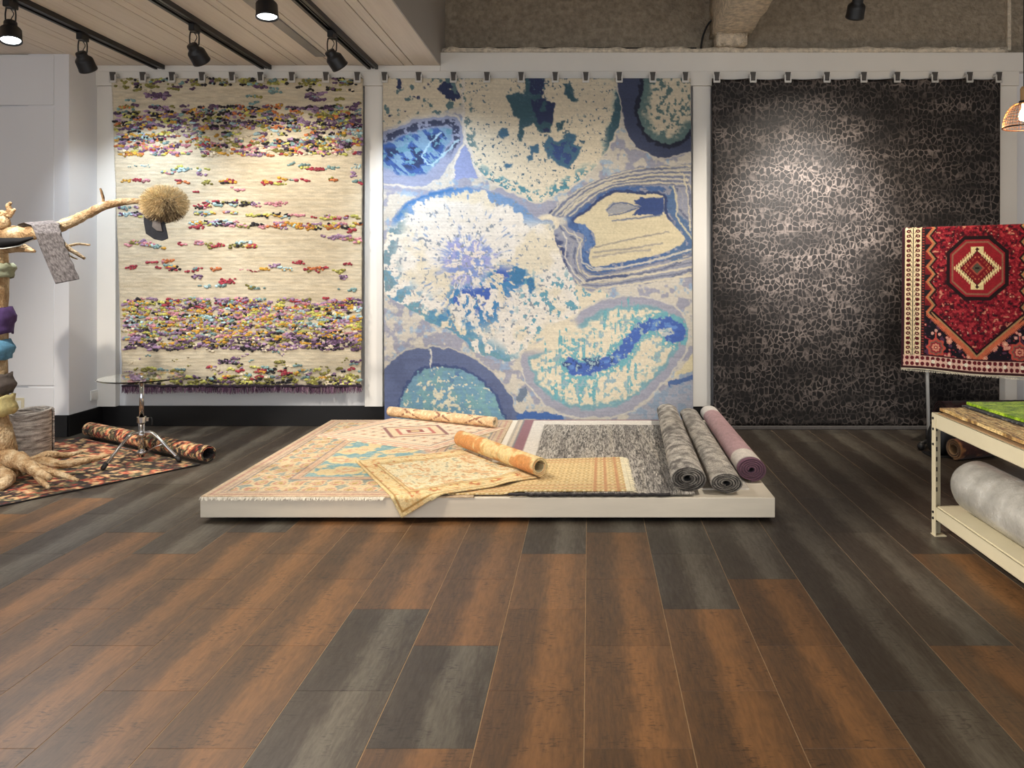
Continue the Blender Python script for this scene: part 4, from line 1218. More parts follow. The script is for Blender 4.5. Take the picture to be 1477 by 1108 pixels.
# ---- rug A: peach and blue oriental, left half of the platform
ra = empty('oriental_rug', (-1.31, 5.2, PZ), label='peach oriental rug with a pale blue field, fringed along the platform front', cat='rug')
AX0, AX1, AY0, AY1 = -2.015, -0.60, 4.150, 6.255
def paint_A(U, V):
    x = AX0 + U * (AX1 - AX0); y = AY0 + V * (AY1 - AY0)
    n = fbm(x * 60, y * 60, 3, 3); n2 = fbm(x * 20, y * 20, 8, 3)
    wx = x + (n2 - .5) * .05; wy = y + (fbm(x * 20 + 5, y * 20, 9, 3) - .5) * .05
    C = np.ones((len(x), 3)) * np.array((212, 184, 150)) / 255
    e = np.minimum(np.minimum(x - AX0, AX1 - x), np.minimum(y - AY0, AY1 - y))
    r, a, i = motif(wx - AX0, wy - AY0, .105, .13)
    inb = (e > .10) & (e < .33)
    C = mixc(C, inb * 1.0, (232, 206, 160))
    C = mixc(C, inb * sstep(.36, .32, r) * sstep(.2, .24, r), (206, 150, 122))
    C = mixc(C, inb * sstep(.17, .14, r + .05 * np.cos(a * 6)), (190, 160, 90))
    C = mixc(C, inb * sstep(.44, .47, r) * sstep(.48, .56, n2), (150, 160, 150))
    for d, w, c in ((.035, .012, (198, 150, 130)), (.075, .008, (180, 152, 140)), (.098, .005, (140, 132, 128)), (.333, .008, (150, 128, 124)), (.36, .012, (214, 170, 140)), (.385, .006, (146, 130, 128))):
        C = mixc(C, sstep(w, w * .5, np.abs(e - d)), c)
    inf = sstep(.392, .398, e)
    C = mixc(C, inf, (126, 172, 178))
    rb, ab, ib = motif(wx * 1.0 + .08 * np.sin(wy * 9), wy, .30, .26)
    C = mixc(C, inf * sstep(.40, .36, rb + .06 * np.cos(ab * 5 + ib)), (236, 214, 160))
    C = mixc(C, inf * sstep(.22, .18, rb + .05 * np.cos(ab * 8)), (222, 172, 132))
    C = mixc(C, inf * sstep(.10, .07, rb), (236, 220, 180))
    C = mixc(C, inf * sstep(.58, .63, n2), (232, 208, 156))
    C = mixc(C, inf * sstep(-1.15, -1.02, x + .25 * (y - 5.2)) * .85, (222, 180, 158))
    C = mixc(C, sstep(.42, .62, n) * .3, (228, 208, 176))
    return lin(np.clip(C * (.90 + .1 * n)[:, None], 0, 1))
zA = PZ + 0.008
flat_rug(ra, [(AX0, AY0), (AX1, AY0), (AX0, AY1), (AX1, AY1)], lambda x, y: zA + 0 * x, paint_A, 240, 300, 0.0075)
fringe(ra, (AX0, AY0, zA - .003), (-1.06, AY0, zA - .003), 420, .026, (236, 228, 210), down=.55, seed=3)
fringe(ra, (AX0, AY1, zA - .003), (AX1, AY1, zA - .003), 200, .022, (236, 228, 210), seed=4, out=(0, 1, 0), down=.03)

# ---- rug B: pink-cream tribal rug, far edge rolled
zB = zA + 0.0075
rb_ = empty('tribal_rug', (-1.15, 5.7, PZ), label='small cream and pink rug with lozenges, its far end rolled up', cat='rug')
b1 = G(455, 628, zB); b2 = G(622, 650, zB); b3 = G(728, 617, zB); b4 = G(566, 603, zB)
LBx = math.hypot(b2.x - b1.x, b2.y - b1.y); LBy = math.hypot(b4.x - b1.x, b4.y - b1.y)
def paint_B0(x, y, W, Lh):
    n = fbm(x * 70, y * 70, 13, 3)
    C = np.ones((len(x), 3)) * np.array((232, 212, 182)) / 255
    e = np.minimum(np.minimum(x, W - x), y)
    for d, w, c in ((.02, .006, (196, 150, 130)), (.06, .016, (224, 180, 150)), (.10, .006, (150, 120, 116))):
        C = mixc(C, sstep(w, w * .5, np.abs(e - d)), c)
    r, a, i = motif(x, y, .09, .09)
    C = mixc(C, (e < .05) * sstep(.3, .25, r), (214, 176, 152))
    inn = (e > .11)
    lz = np.abs((x - W * .5) / .30) + np.abs((y - .42) / .24)
    for k_, c in ((1.0, (150, 104, 98)), (.88, (232, 206, 168)), (.62, (196, 116, 102)), (.5, (236, 216, 186)), (.28, (160, 92, 84)), (.14, (226, 200, 150))):
        C = mixc(C, inn * sstep(.02, 0, lz - k_), c)
    C = mixc(C, inn * (lz > 1.05) * sstep(.26, .2, r + .06 * np.cos(a * 4)), (206, 160, 128))
    C = mixc(C, inn * (lz > 1.05) * sstep(.12, .1, r) * (i % 3 == 0), (132, 150, 150))
    return lin(np.clip(C * (.94 + .12 * n)[:, None], 0, 1))
flat_rug(rb_, [(b1.x, b1.y), (b2.x, b2.y), (b4.x, b4.y), (b3.x, b3.y)], lambda x, y: zB + 0 * x, lambda U, V: paint_B0(U * LBx, V * LBy, LBx, LBy), 170, 130, 0.006)
def paint_Broll(s, w):
    n = fbm(s * 60, w * 60, 15, 3)
    C = np.ones((len(s), 3)) * np.array((226, 190, 146)) / 255
    q = np.abs(((s * 3.2) % 1) - .5) * 2
    v = np.abs(((w * 6) % 1) - .5) * 2
    lz = q + v
    C = mixc(C, sstep(.12, .06, np.abs(lz - 1.05)), (150, 104, 84))
    C = mixc(C, sstep(.55, .45, lz), (196, 104, 84))
    C = mixc(C, sstep(.22, .15, lz), (120, 130, 96))
    C = mixc(C, sstep(.55, .6, n), (236, 208, 166))
    return lin(np.clip(C * (.92 + .16 * n)[:, None], 0, 1))
rB = 0.042
e1 = P(714, 611.5, b3.y - 0.02); e2 = P(562, 597.5, b4.y + 0.05)
e1 = Vector((e1.x, e1.y, zB + rB + .0015)); e2 = Vector((e2.x, e2.y, zB + rB + .0015))
roll_mesh('rolled_end', e1, e2, rB, 2.6, 0.006, paint_Broll, rb_, nseg=130, backc=(206, 190, 160))

# ---- rug G: mauve-edged cream rug below the grey one, rolled on the right
zG = PZ + 0.008
rg = empty('mauve_edged_rug', (0.2, 5.2, PZ), label='cream rug with mauve border, rolled at the right edge of the platform', cat='rug')
GX0, GX1, GY0, GY1 = -0.555, 0.86, 4.30, 6.262
def paint_G(U, V):
    x = GX0 + U * (GX1 - GX0); y = GY0 + V * (GY1 - GY0)
    n = fbm(x * 60, y * 60, 17, 3)
    C = np.ones((len(x), 3)) * np.array((222, 214, 202)) / 255
    C = mixc(C, x < -.43, (146, 104, 112)); C = mixc(C, y > 6.225, (150, 110, 116))
    C = mixc(C, x < -.500, (206, 190, 168)); C = mixc(C, sstep(.006, .004, np.abs(x + .512)), (110, 116, 124)); C = mixc(C, sstep(.006, .004, np.abs(x + .538)), (120, 120, 122))
    return lin(np.clip(C * (.92 + .16 * n)[:, None], 0, 1))
flat_rug(rg, [(GX0, GY0), (GX1, GY0), (GX0, GY1), (GX1, GY1)], lambda x, y: zG + 0 * x, paint_G, 120, 140, 0.0075)
def paint_Groll(s, w):
    n = fbm(s * 50, w * 50, 19, 3)
    C = np.ones((len(s), 3)) * np.array((186, 150, 152)) / 255
    L_ = 1.80
    C = mixc(C, (s < .26), (222, 212, 200)); C = mixc(C, s < .06, (118, 84, 98)); C = mixc(C, s > L_ - .22, (224, 216, 206))
    return lin(np.clip(C * (.9 + .2 * n)[:, None], 0, 1))
rG = 0.086
roll_mesh('rolled_end', (0.896, 4.43, zG + rG * .78 + .001), (0.925, 6.20, zG + rG * .78 + .001), rG, 4.8, 0.012, paint_Groll, rg, flat=.78, nseg=60, backc=(74, 56, 70), taper=.14)

# ---- rug E: grey flecked wool rug with rolled end
zE = zG + 0.0135
re_ = empty('grey_wool_rug', (0.2, 5.1, PZ), label='flecked grey wool rug laid flat, its roll ending in a black spiral', cat='rug', group='grey wool rugs on the platform')
EX0, EX1, EY0, EY1 = -0.335, 0.55, 4.165, 5.99
def paint_grey(x, y, lite):
    n = fbm(x * 260, y * 22, 23, 3); n2 = fbm(x * 26, y * 2.0, 24, 3); n3 = fbm(x * 90, y * 90, 25, 2)
    C = np.ones((len(x), 3)) * np.array((150, 143, 134)) / 255
    C = mixc(C, sstep(.44, .62, n), (216, 208, 196)); C = mixc(C, sstep(.44, .34, n), (88, 83, 79))
    C = mixc(C, sstep(.5, .8, n2) * .4, (196, 184, 164)); C = mixc(C, sstep(.46, .3, n2) * .35, (92, 86, 82))
    C = mixc(C, lite * np.ones(len(x)), (206, 198, 186))
    return lin(np.clip(C * (.85 + .3 * n3)[:, None], 0, 1))
flat_rug(re_, [(EX0, EY0), (EX1, EY0), (EX0, EY1), (EX1, EY1)], lambda x, y: zE + 0.002 * np.sin(x * 14 + y * 3), lambda U, V: paint_grey(EX0 + U * (EX1 - EX0), EY0 + V * (EY1 - EY0), 0.15 * (U < .12)), 240, 260, 0.0098, mat=M_fleck)
# dark crumpled front edge
bm = bmesh.new()
tube(bm, [Vector((-0.42 + i * .02, EY0 - .006 + .003 * math.sin(i * 1.7), zE - .006 + .003 * math.sin(i * 2.9))) - Vector(re_.location) for i in range(43)], 0.0075, 6, wob=.3)
bm_obj('edge_binding', bm, plain('charcoal yarn', (62, 58, 58), 0.95, 0.4, 120, bmp=.5, bscale=200), re_, smooth=True)
rE = 0.100
def paint_roll_e(s, w): return paint_grey(w * .12 + 3, s, 0.25)
def paint_roll_f(s, w): return paint_grey(w * .12 + 9, s, 0.45)
roll_mesh('rolled_end', (0.515, 4.185, zE + rE * .66 + .003), (0.598, 6.20, zE + rE * .66 + .003), rE, 5.4, 0.0125, paint_roll_e, re_, flat=.66, mat=M_fleck, nseg=120, backc=(30, 28, 30), taper=.15)
rf = empty('grey_wool_rug', (0.74, 5.2, PZ), label='rolled pale grey wool rug lying between the mauve roll and a grey roll', cat='rug', group='grey wool rugs on the platform')
rF = 0.092
roll_mesh('pile', (0.714, 4.19, zG + rF * .60 + .003), (0.768, 6.20, zG + rF * .60 + .003), rF, 5.0, 0.0125, paint_roll_f, rf, flat=.60, mat=M_fleck, nseg=120, backc=(30, 28, 30), taper=.16)

# ---- rug D: small gold patterned rug with a fringed right end
rd = empty('gold_patterned_rug', (-0.1, 4.4, PZ), label='pale gold all-over patterned rug with a cream fringe, beneath the golden roll', cat='rug')
zD0, zD1 = zG + 0.0085, zE + 0.0105
zD = lambda x, y: zD0 + (zD1 - zD0) * sstep(-.47, -.36, x)
DQ = [G(640, 717, zD1), G(912, 713, zD1), G(700, 664, zD1), G(899, 659, zD1)]
DQ[0].y = max(DQ[0].y, 4.172); DQ[1].y = max(DQ[1].y, 4.18)
def paint_D(U, V):
    x = U * .85; y = V * .62
    n = fbm(x * 90, y * 90, 33, 3)
    r, a, i = motif(x, y, .045, .05)
    C = np.ones((len(x), 3)) * np.array((224, 196, 142)) / 255
    C = mixc(C, sstep(.42, .34, r) * sstep(.2, .26, r), (196, 162, 104))
    C = mixc(C, sstep(.14, .1, r), (238, 220, 176))
    for u0 in (.80, .86, .93): C = mixc(C, sstep(.012, .006, np.abs(U - u0)), (204, 150, 104))
    for v0 in (.06, .14, .93, .86): C = mixc(C, sstep(.015, .008, np.abs(V - v0)), (206, 156, 108))
    C = mixc(C, U > .972, (236, 224, 190))
    return lin(np.clip(C * (.92 + .16 * n)[:, None], 0, 1))
flat_rug(rd, [(q.x, q.y) for q in DQ], zD, paint_D, 200, 120, 0.0065)
fringe(rd, DQ[1] + Vector((0, 0, -.003)), DQ[3] + Vector((0, 0, -.003)), 160, .03, (236, 224, 192), seed=8, out=(1, -.1, 0), down=.12)

# ---- rug C: golden rug, rolled on the right, one corner hanging over the platform front
rc = empty('golden_rug', (-0.9, 4.6, PZ), label='golden floral rug, one side rolled, a corner drooping over the platform front', cat='rug')
Fq, Nq, Kq, Lq = (-0.83, 5.16), (-0.29, 4.40), (-0.965, 4.02), (-1.43, 4.89)
zC0, zC1 = zA + 0.0095, zD0 + 0.0075
zCf = lambda x, y: zC0 + (zC1 + .0045 - zC0) * sstep(-.98, -.70, x) + .015 * sstep(-.54, -.42, x)
def paint_C0(x, y):
    n = fbm(x * 80, y * 80, 43, 3); n2 = fbm(x * 13, y * 13, 44, 4); n3 = fbm(x * 34, y * 34, 46, 3)
    C = np.ones((len(x), 3)) * np.array((240, 226, 188)) / 255
    C = mixc(C, sstep(.56, .66, n3), (228, 202, 148))
    C = mixc(C, sstep(.60, .66, n2) * .7, (224, 178, 128))
    C = mixc(C, sstep(.66, .70, n3) * sstep(.4, .5, n2) * .7, (206, 150, 106))
    C = mixc(C, sstep(.32, .28, n3) * .7, (170, 168, 140))
    return C, n
def paint_C(U, V):
    x = U * 1.0; y = V * .85
    C, n = paint_C0(x, y)
    e = np.minimum(U, np.minimum(V, 1 - V) * .9)
    C = mixc(C, (e < .16) * .5, (226, 194, 130))
    r, a, i = motif(x, y, .15, .15)
    C = mixc(C, (e < .13) * (e > .03) * sstep(.36, .22, r + .07 * np.cos(a * 5 + i)) * sstep(.4, .5, fbm(x * 30, y * 30, 48, 3)), (196, 124, 76))
    C = mixc(C, (e < .13) * (e > .03) * sstep(.13, .1, r), (232, 206, 140))
    for d, w in ((.025, .007), (.135, .006), (.16, .004)):
        C = mixc(C, sstep(w, w * .5, np.abs(e - d)), (176, 138, 82))
    return lin(np.clip(C * (.93 + .14 * n)[:, None], 0, 1))
def hang(p, U, V):
    lim = PF - 0.013
    d = lim - p[:, 1]
    m_ = d > 0
    rr = 0.018
    top = p[:, 2].copy()
    a = np.clip(d / rr, 0, math.pi / 2)
    y_b = lim - rr * np.sin(a)
    z_b = top - rr * (1 - np.cos(a)) - np.maximum(d - rr * math.pi / 2, 0)
    p[m_, 1] = (y_b - 0.010 * np.sin(np.clip(d * 14, 0, 3.1)))[m_]
    p[m_, 2] = z_b[m_]
    return p
flat_rug(rc, [Lq, Fq, Kq, Nq], zCf, paint_C, 200, 200, 0.006, post=hang)
rC = 0.055
def paint_Croll(s, w):
    C, n = paint_C0(s * 1.0 + 4, w + 2)
    C = mixc(C, np.ones(len(s)) * .5, (226, 186, 112))
    C = mixc(C, sstep(.5, .6, fbm(s * 10, w * 14, 49, 3)) * .7, (206, 128, 66))
    return lin(np.clip(C * (.9 + .2 * n)[:, None], 0, 1))
zr = zC1 + .0065 + rC
roll_mesh('rolled_side', (-0.272, 4.385, zr + .017), (-0.835, 5.20, zr), rC, 2.3, 0.0075, paint_Croll, rc, nseg=140, backc=(206, 190, 150))

# ================================================================== left: dark floral rug, table, driftwood, mat
dark = empty('dark_floral_rug', (-3.4, 5.2, 0), label='black and red floral rug under the driftwood, its far side rolled up', cat='rug')
P0 = np.array((-2.605, 5.36)); v1 = np.array((-.846, .533)); v2 = np.array((-.571, -.821))
def paint_dark(x, y):
    n = fbm(x * 60, y * 60, 53, 3); n2 = fbm(x * 9, y * 15, 54, 4); n3 = fbm(x * 12 + 9, y * 20, 57, 4); n4 = fbm(x * 26, y * 40, 58, 3)
    C = np.ones((len(x), 3)) * np.array((44, 36, 34)) / 255
    C = mixc(C, sstep(.53, .57, n3), (92, 92, 66)); C = mixc(C, sstep(.55, .59, n2), (164, 66, 50)); C = mixc(C, sstep(.62, .66, n2), (212, 122, 84))
    C = mixc(C, sstep(.60, .64, n4), (206, 170, 122)); C = mixc(C, sstep(.30, .26, n4), (110, 40, 40))
    C = mixc(C, sstep(.69, .72, n2), (226, 196, 150))
    return lin(np.clip(C * (.85 + .3 * n)[:, None], 0, 1))
cor = [P0, P0 + v1 * 1.60, P0 + v2 * 2.6, P0 + v1 * 1.60 + v2 * 2.6]
flat_rug(dark, cor, lambda x, y: 0.0085 + 0 * x, lambda U, V: paint_dark(U * 1.6 * 1.3, V * 2.6), 220, 300, 0.008)
ea = P0 + v1 * 0.0 - v2 * .055; eb = P0 + v1 * 1.56 - v2 * .055
rD = 0.062
roll_mesh('rolled_side', (ea[0], ea[1], rD * .92 + .0095), (eb[0], eb[1], rD * .92 + .0095), rD, 2.2, 0.008, lambda s, w: paint_dark(w * 2 + 4, s * 1.6) * 1.15, dark, flat=.92, nseg=170, backc=(34, 28, 28))
bm = bmesh.new()
pe = [np.array(P0) + v2 * (2.6 * i / 40) for i in range(41)]
tube(bm, [Vector((p[0], p[1], .0055)) - Vector(dark.location) for p in pe], 0.005, 6)
bm_obj('edge_binding', bm, plain('black binding', (28, 22, 22), .9, .2, 40), dark, smooth=True)

tb = empty('side_table', (-3.03, 5.42, 0.009), label='small round glass-topped table on an arched chrome tripod', cat='table')
M_glass, nt, b = nodes_of('table glass')
b.inputs['Base Color'].default_value = (0.90, 0.97, 0.94, 1); b.inputs['Roughness'].default_value = 0.02
b.inputs['Transmission Weight'].default_value = 1.0; b.inputs['IOR'].default_value = 1.45
zt = 0.565
bm = bmesh.new(); lathe(bm, [(0, zt), (.262, zt), (.268, zt + .003), (.268, zt + .006), (.262, zt + .009), (0, zt + .009)], 64); bm_obj('glass_top', bm, M_glass, tb, smooth=False)
bm = bmesh.new(); lathe(bm, [(0, zt - .012), (.045, zt - .012), (.045, zt - .0005), (0, zt - .0005)], 24); lathe(bm, [(0, zt + .0092), (.012, zt + .0092), (.010, zt + .018), (0, zt + .02)], 16); bm_obj('top_flange', bm, M_chrome, tb, smooth=False)
bm = bmesh.new(); lathe(bm, [(0, .30), (.0145, .30), (.0145, zt - .0121), (0, zt - .0121)], 20); bm_obj('upper_post', bm, M_chrome, tb, smooth=True)
bm = bmesh.new(); lathe(bm, [(0, .035), (.019, .035), (.019, .30), (.0, .30)], 20); bm_obj('lower_post', bm, M_chrome, tb, smooth=True)
bm = bmesh.new(); lathe(bm, [(0.02, .268), (.030, .268), (.030, .305), (.02, .305)], 20); box_bm(bm, (.028, -.008, .275), (.048, .008, .300), .003); bm_obj('clamp_collar', bm, M_chrome, tb)
bm = bmesh.new(); tube(bm, crom([(.046, 0, .290), (.066, 0, .297), (.072, 0, .25)], 4), .005, 8); bm_obj('clamp_lever', bm, M_blackpl, tb, smooth=True)
bm = bmesh.new(); lathe(bm, [(0.0195, .165), (.028, .165), (.028, .205), (.0195, .205)], 20); lathe(bm, [(.0195, .05), (.026, .05), (.026, .075), (.0195, .075)], 20); bm_obj('hub', bm, M_chrome, tb, smooth=True)
for ang in (-115, -5, 115):
    a = math.radians(ang); c, s_ = math.cos(a), math.sin(a)
    lg = crom([(c * .02, s_ * .02, .195), (c * .07, s_ * .07, .20), (c * .13, s_ * .13, .155), (c * .20, s_ * .20, .085), (c * .262, s_ * .262, .028)], 6)
    bm = bmesh.new(); tube(bm, lg, .0105, 10); L_ = bm_obj('leg', bm, M_chrome, tb, smooth=True)
    bm = bmesh.new(); tube(bm, [(c * .245, s_ * .245, .044), (c * .268, s_ * .268, .018), (c * .278, s_ * .278, .010)], [.015, .017, .0095], 10); bm_obj('rubber_foot', bm, M_blackpl, L_, smooth=True)
    bm = bmesh.new(); tube(bm, [(c * .024, s_ * .024, .062), (c * .10, s_ * .10, .105), (c * .155, s_ * .155, .125)], .005, 8); bm_obj('brace', bm, M_chrome, L_, smooth=True)

# upright rolled mat
mt = empty('rolled_mat', ((45.5 - CX) * 5.48 / F, 5.48, 0.0095), label='grey ribbed mat rolled into an upright cylinder beside the driftwood', cat='mat')
def paint_mat(s, w):
    n = fbm(w * 16, s * 130, 63, 3); n2 = fbm(w * 60, s * 60, 64, 2)
    C = np.ones((len(s), 3)) * np.array((176, 166, 156)) / 255
    C = mixc(C, sstep(.45, .62, n), (212, 204, 194)); C = mixc(C, sstep(.42, .3, n), (132, 122, 114))
    return lin(np.clip(C * (.88 + .24 * n2)[:, None], 0, 1))
def vroll(root, r, h, turns, th, painter, ns=60):
    na = int(turns * 48); ta = np.linspace(0, turns * 2 * math.pi, na)
    rr = np.maximum(r - (th + .003) * ta / (2 * math.pi), .01)
    o_ = np.stack([np.cos(ta + .6), np.sin(ta + .6)], -1)
    sec = np.concatenate([o_ * rr[:, None], (o_ * (rr - th)[:, None])[::-1]])
    w = np.concatenate([[0], np.cumsum(np.hypot(*np.diff(o_ * rr[:, None], axis=0).T))])
    V, Cc = [], []
    for i in range(ns):
        z = h * i / (ns - 1)
        top = .012 * np.sin(np.concatenate([ta, ta[::-1]]) * 1.3) * (i / (ns - 1)) ** 6
        k = 1 + .012 * math.sin(i * 2.6)
        V.append(np.column_stack([sec * k, np.full(len(sec), z) + top]))
        c = painter(np.full(na, z), w); Cc.append(np.concatenate([c, c[::-1] * .8]))
    n_ = len(sec); idx = np.arange(ns * n_).reshape(ns, n_); nx_ = np.roll(idx, -1, 1)
    q = np.stack([idx[:-1], nx_[:-1], nx_[1:], idx[1:]], -1).reshape(-1, 4)
    t_ = idx[-1]; o2 = t_[:na]; i2 = t_[na:][::-1]
    cap = np.stack([o2[:-1], o2[1:], i2[1:], i2[:-1]], -1)
    link('spiral_wrap', raw_mesh('mat', np.concatenate(V), [q, cap], np.concatenate(Cc)), M_flat, root, smooth=True)
vroll(mt, .131, .335, 3.2, .012, paint_mat)

# ---- driftwood stand
DT = 5.0
dw = empty('driftwood_stand', ((-12 - CX) * DT / F, DT, 0.0095), label='bare driftwood trunk with roots and branches standing on the dark floral rug', cat='driftwood')
def dl(px, py, d=DT): return P(px, py, d) - Vector(dw.location)
def wood(name, pts, rads, seed=0, seg=12, wob=.10, n=6, parent=None):
    bm = bmesh.new()
    pp = crom(pts, n)
    m_ = len(rads)
    rr = [float(np.interp(i / (len(pp) - 1), np.linspace(0, 1, m_), rads)) for i in range(len(pp))]
    tube(bm, pp, rr, seg, wob=wob, seed=seed)
    for v in bm.verts: v.co.z = max(v.co.z, .0008)
    return bm_obj(name, bm, M_drift, parent or dw, smooth=True)
wood('trunk', [dl(-16, 689), dl(-16, 640), dl(-17, 600), dl(-17, 520), dl(-17, 440), dl(-17, 370), dl(-22, 335), dl(-34, 312)], [.165, .140, .106, .103, .103, .106, .11, .09], 1, 20, .035)
wood('root', [dl(-8, 668), dl(14, 662, 4.95), dl(36, 668, 4.85), dl(52, 680, 4.75), dl(72, 690, 4.66)], [.085, .06, .045, .032, .016], 2)
wood('root', [dl(38, 672, 4.83), dl(62, 678, 4.78), dl(88, 685, 4.72), dl(113, 693, 4.65)], [.036, .026, .018, .007], 3)
wood('root', [dl(50, 680, 4.77), dl(62, 695, 4.68), dl(70, 704, 4.62)], [.028, .02, .009], 4)
wood('root', [dl(30, 676, 4.9), dl(60, 666, 5.0), dl(90, 670, 5.02), dl(125, 664, 5.1), dl(145, 660, 5.15), dl(158, 656, 5.2)], [.038, .032, .026, .022, .014, .006], 5)
wood('root', [dl(28, 670, 5.0), dl(55, 662, 5.1), dl(70, 656, 5.15), dl(95, 657, 5.2), dl(118, 652, 5.3)], [.03, .028, .026, .02, .007], 6)
wood('root', [dl(-8, 680), dl(10, 690, 4.85), dl(0, 705, 4.7)], [.08, .05, .02], 7)
wood('branch', [dl(-30, 342), dl(0, 340, 4.95), dl(40, 337, 4.9), dl(75, 331, 4.88), dl(102, 320, 4.86), (dl(128, 308, 4.85)), (dl(150, 297, 4.84)), dl(178, 291, 4.83), dl(206, 290, 4.83)], [.085, .064, .042, .037, .032, .028, .026, .022, .014], 8)
wood('branch', [dl(-20, 352), dl(10, 356, 4.9), dl(30, 357, 4.85), dl(51, 363, 4.8)], [.05, .036, .030, .006], 9)
wood('twig', [dl(76, 341, 4.93), dl(95, 354, 4.96), dl(112, 352, 4.97), dl(130, 353.5, 4.98)], [.02, .009, .008, .006], 10, 8)
wood('twig', [dl(78, 340, 4.92), dl(98, 358, 4.95), dl(111, 366, 4.95), dl(122, 373, 4.95)], [.02, .014, .012, .009], 11, 8)
wood('twig', [dl(88, 362, 4.95), dl(104, 371, 4.95), dl(112, 374, 4.95)], [.008, .005, .003], 12, 6)
wood('twig', [dl(148, 299, 4.84), dl(149, 288, 4.83), dl(147, 279, 4.82), dl(144.5, 272, 4.82)], [.012, .008, .008, .006], 13, 8)
wood('twig', [dl(-6, 335), dl(6, 322, 4.9), dl(4, 312, 4.9), dl(14, 306, 4.9), dl(12, 297, 4.9), dl(16, 292, 4.9)], [.05, .034, .022, .018, .014, .008], 14)
wood('twig', [dl(12, 312, 4.9), dl(19, 304, 4.9), dl(22, 302, 4.9)], [.02, .012, .006], 15, 8)
wood('twig', [dl(-4, 312, 4.9), dl(4, 306, 4.9), (dl(8, 312, 4.9))], [.02, .014, .008], 16, 8)

# cloth bands tied round the trunk, each a thing of its own
def band_round(name, cx_, y0, y1, r, c, label, cat, tilt=0.0, seed=0, d=DT):
    bm = bmesh.new(); Rr = random.Random(seed)
    rows = 7; seg = 26
    rings = []
    ctr = Vector(((cx_ - CX) * d / F, d, 0))
    zb, ztp = zpx(y1, d), zpx(y0, d)
    for i in range(rows):
        f = i / (rows - 1); z = zb + (ztp - zb) * f
        k = 1 + .10 * math.sin(f * math.pi) + .05 * math.sin(f * 9 + seed)
        rings.append([bm.verts.new((r * k * (1 + .05 * math.sin(5 * a_ + seed + f * 4)) * math.cos(a_), r * k * math.sin(a_), z + tilt * math.cos(a_) + .006 * Rr.uniform(-1, 1))) for a_ in [2 * math.pi * j / seg for j in range(seg)]])
    inner = [[bm.verts.new((v.co.x * .93, v.co.y * .93, v.co.z)) for v in rr_] for rr_ in rings]
    for A_, flip in ((rings, 1), (inner, -1)):
        for r0, r1 in zip(A_[:-1], A_[1:]):
            for j in range(seg):
                k_ = (j + 1) % seg
                bm.faces.new((r0[j], r0[k_], r1[k_], r1[j]))
    for e_ in (0, -1):
        for j in range(seg):
            k_ = (j + 1) % seg
            bm.faces.new((rings[e_][j], inner[e_][j], inner[e_][k_], rings[e_][k_]))
    for v in bm.verts: v.co.z -= zb
    o = bm_obj(name, bm, plain(name + ' cloth %d' % seed, c, .9, .25, 30, bmp=.4, bscale=160), smooth=True, label=label, cat=cat)
    o.location = (ctr.x, ctr.y, zb)
    return o
band_round('cloth_wrap', -17, 384, 404, .130, (150, 156, 132), 'sage green cloth wrapped around the driftwood trunk below the branches', 'cloth', .02, 1)
band_round('cloth_wrap', -17, 446, 484, .128, (78, 56, 108), 'purple cloth band wrapped around the driftwood trunk', 'cloth', .012, 2)
band_round('cloth_wrap', -17, 492, 520, .122, (92, 144, 178), 'sky blue cloth band wrapped around the driftwood trunk', 'cloth', .01, 3)
band_round('cloth_wrap', -17, 543, 572, .128, (92, 84, 80), 'charcoal cloth band wrapped low around the driftwood trunk', 'cloth', .02, 4)
band_round('cloth_wrap', -17, 576, 606, .136, (196, 184, 130), 'straw yellow cloth wrapped around the base of the driftwood trunk', 'cloth', .03, 5)

# black cloth slung under the branch
bm = bmesh.new()
top = [(-20, 343), (5, 343), (30, 343), (48, 341)]; bot = [(-20, 358), (5, 358), (28, 354), (48, 345)]
cols_ = 24
vt = []
for i in range(cols_ + 1):
    f = i / cols_
    tx, ty = [float(np.interp(f, np.linspace(0, 1, 4), [p[k] for p in top])) for k in (0, 1)]
    bx_, by = [float(np.interp(f, np.linspace(0, 1, 4), [p[k] for p in bot])) for k in (0, 1)]
    rowv = []
    for j in range(7):
        g = j / 6
        rowv.append(bm.verts.new(P(tx + (bx_ - tx) * g, ty + (by - ty) * g, 4.79 - .03 * math.sin(g * 3.1))))
    vt.append(rowv)
for a_, b_ in zip(vt[:-1], vt[1:]):
    for j in range(6): bm.faces.new((a_[j], b_[j], b_[j + 1], a_[j + 1]))
bmesh.ops.solidify(bm, geom=bm.faces[:], thickness=.006)
bs = bm_obj('black_scarf', bm, plain('black cloth', (26, 24, 26), .9, .2, 40), smooth=True, label='black scarf with a white hem slung beneath the driftwood branch', cat='scarf')
bm = bmesh.new(); tube(bm, [P(float(np.interp(i / 20, np.linspace(0, 1, 4), [p[0] for p in bot])), float(np.interp(i / 20, np.linspace(0, 1, 4), [p[1] for p in bot])) + .6, 4.785) for i in range(21)], .0035, 6); bm_obj('hem', bm, M_white, bs, smooth=True)

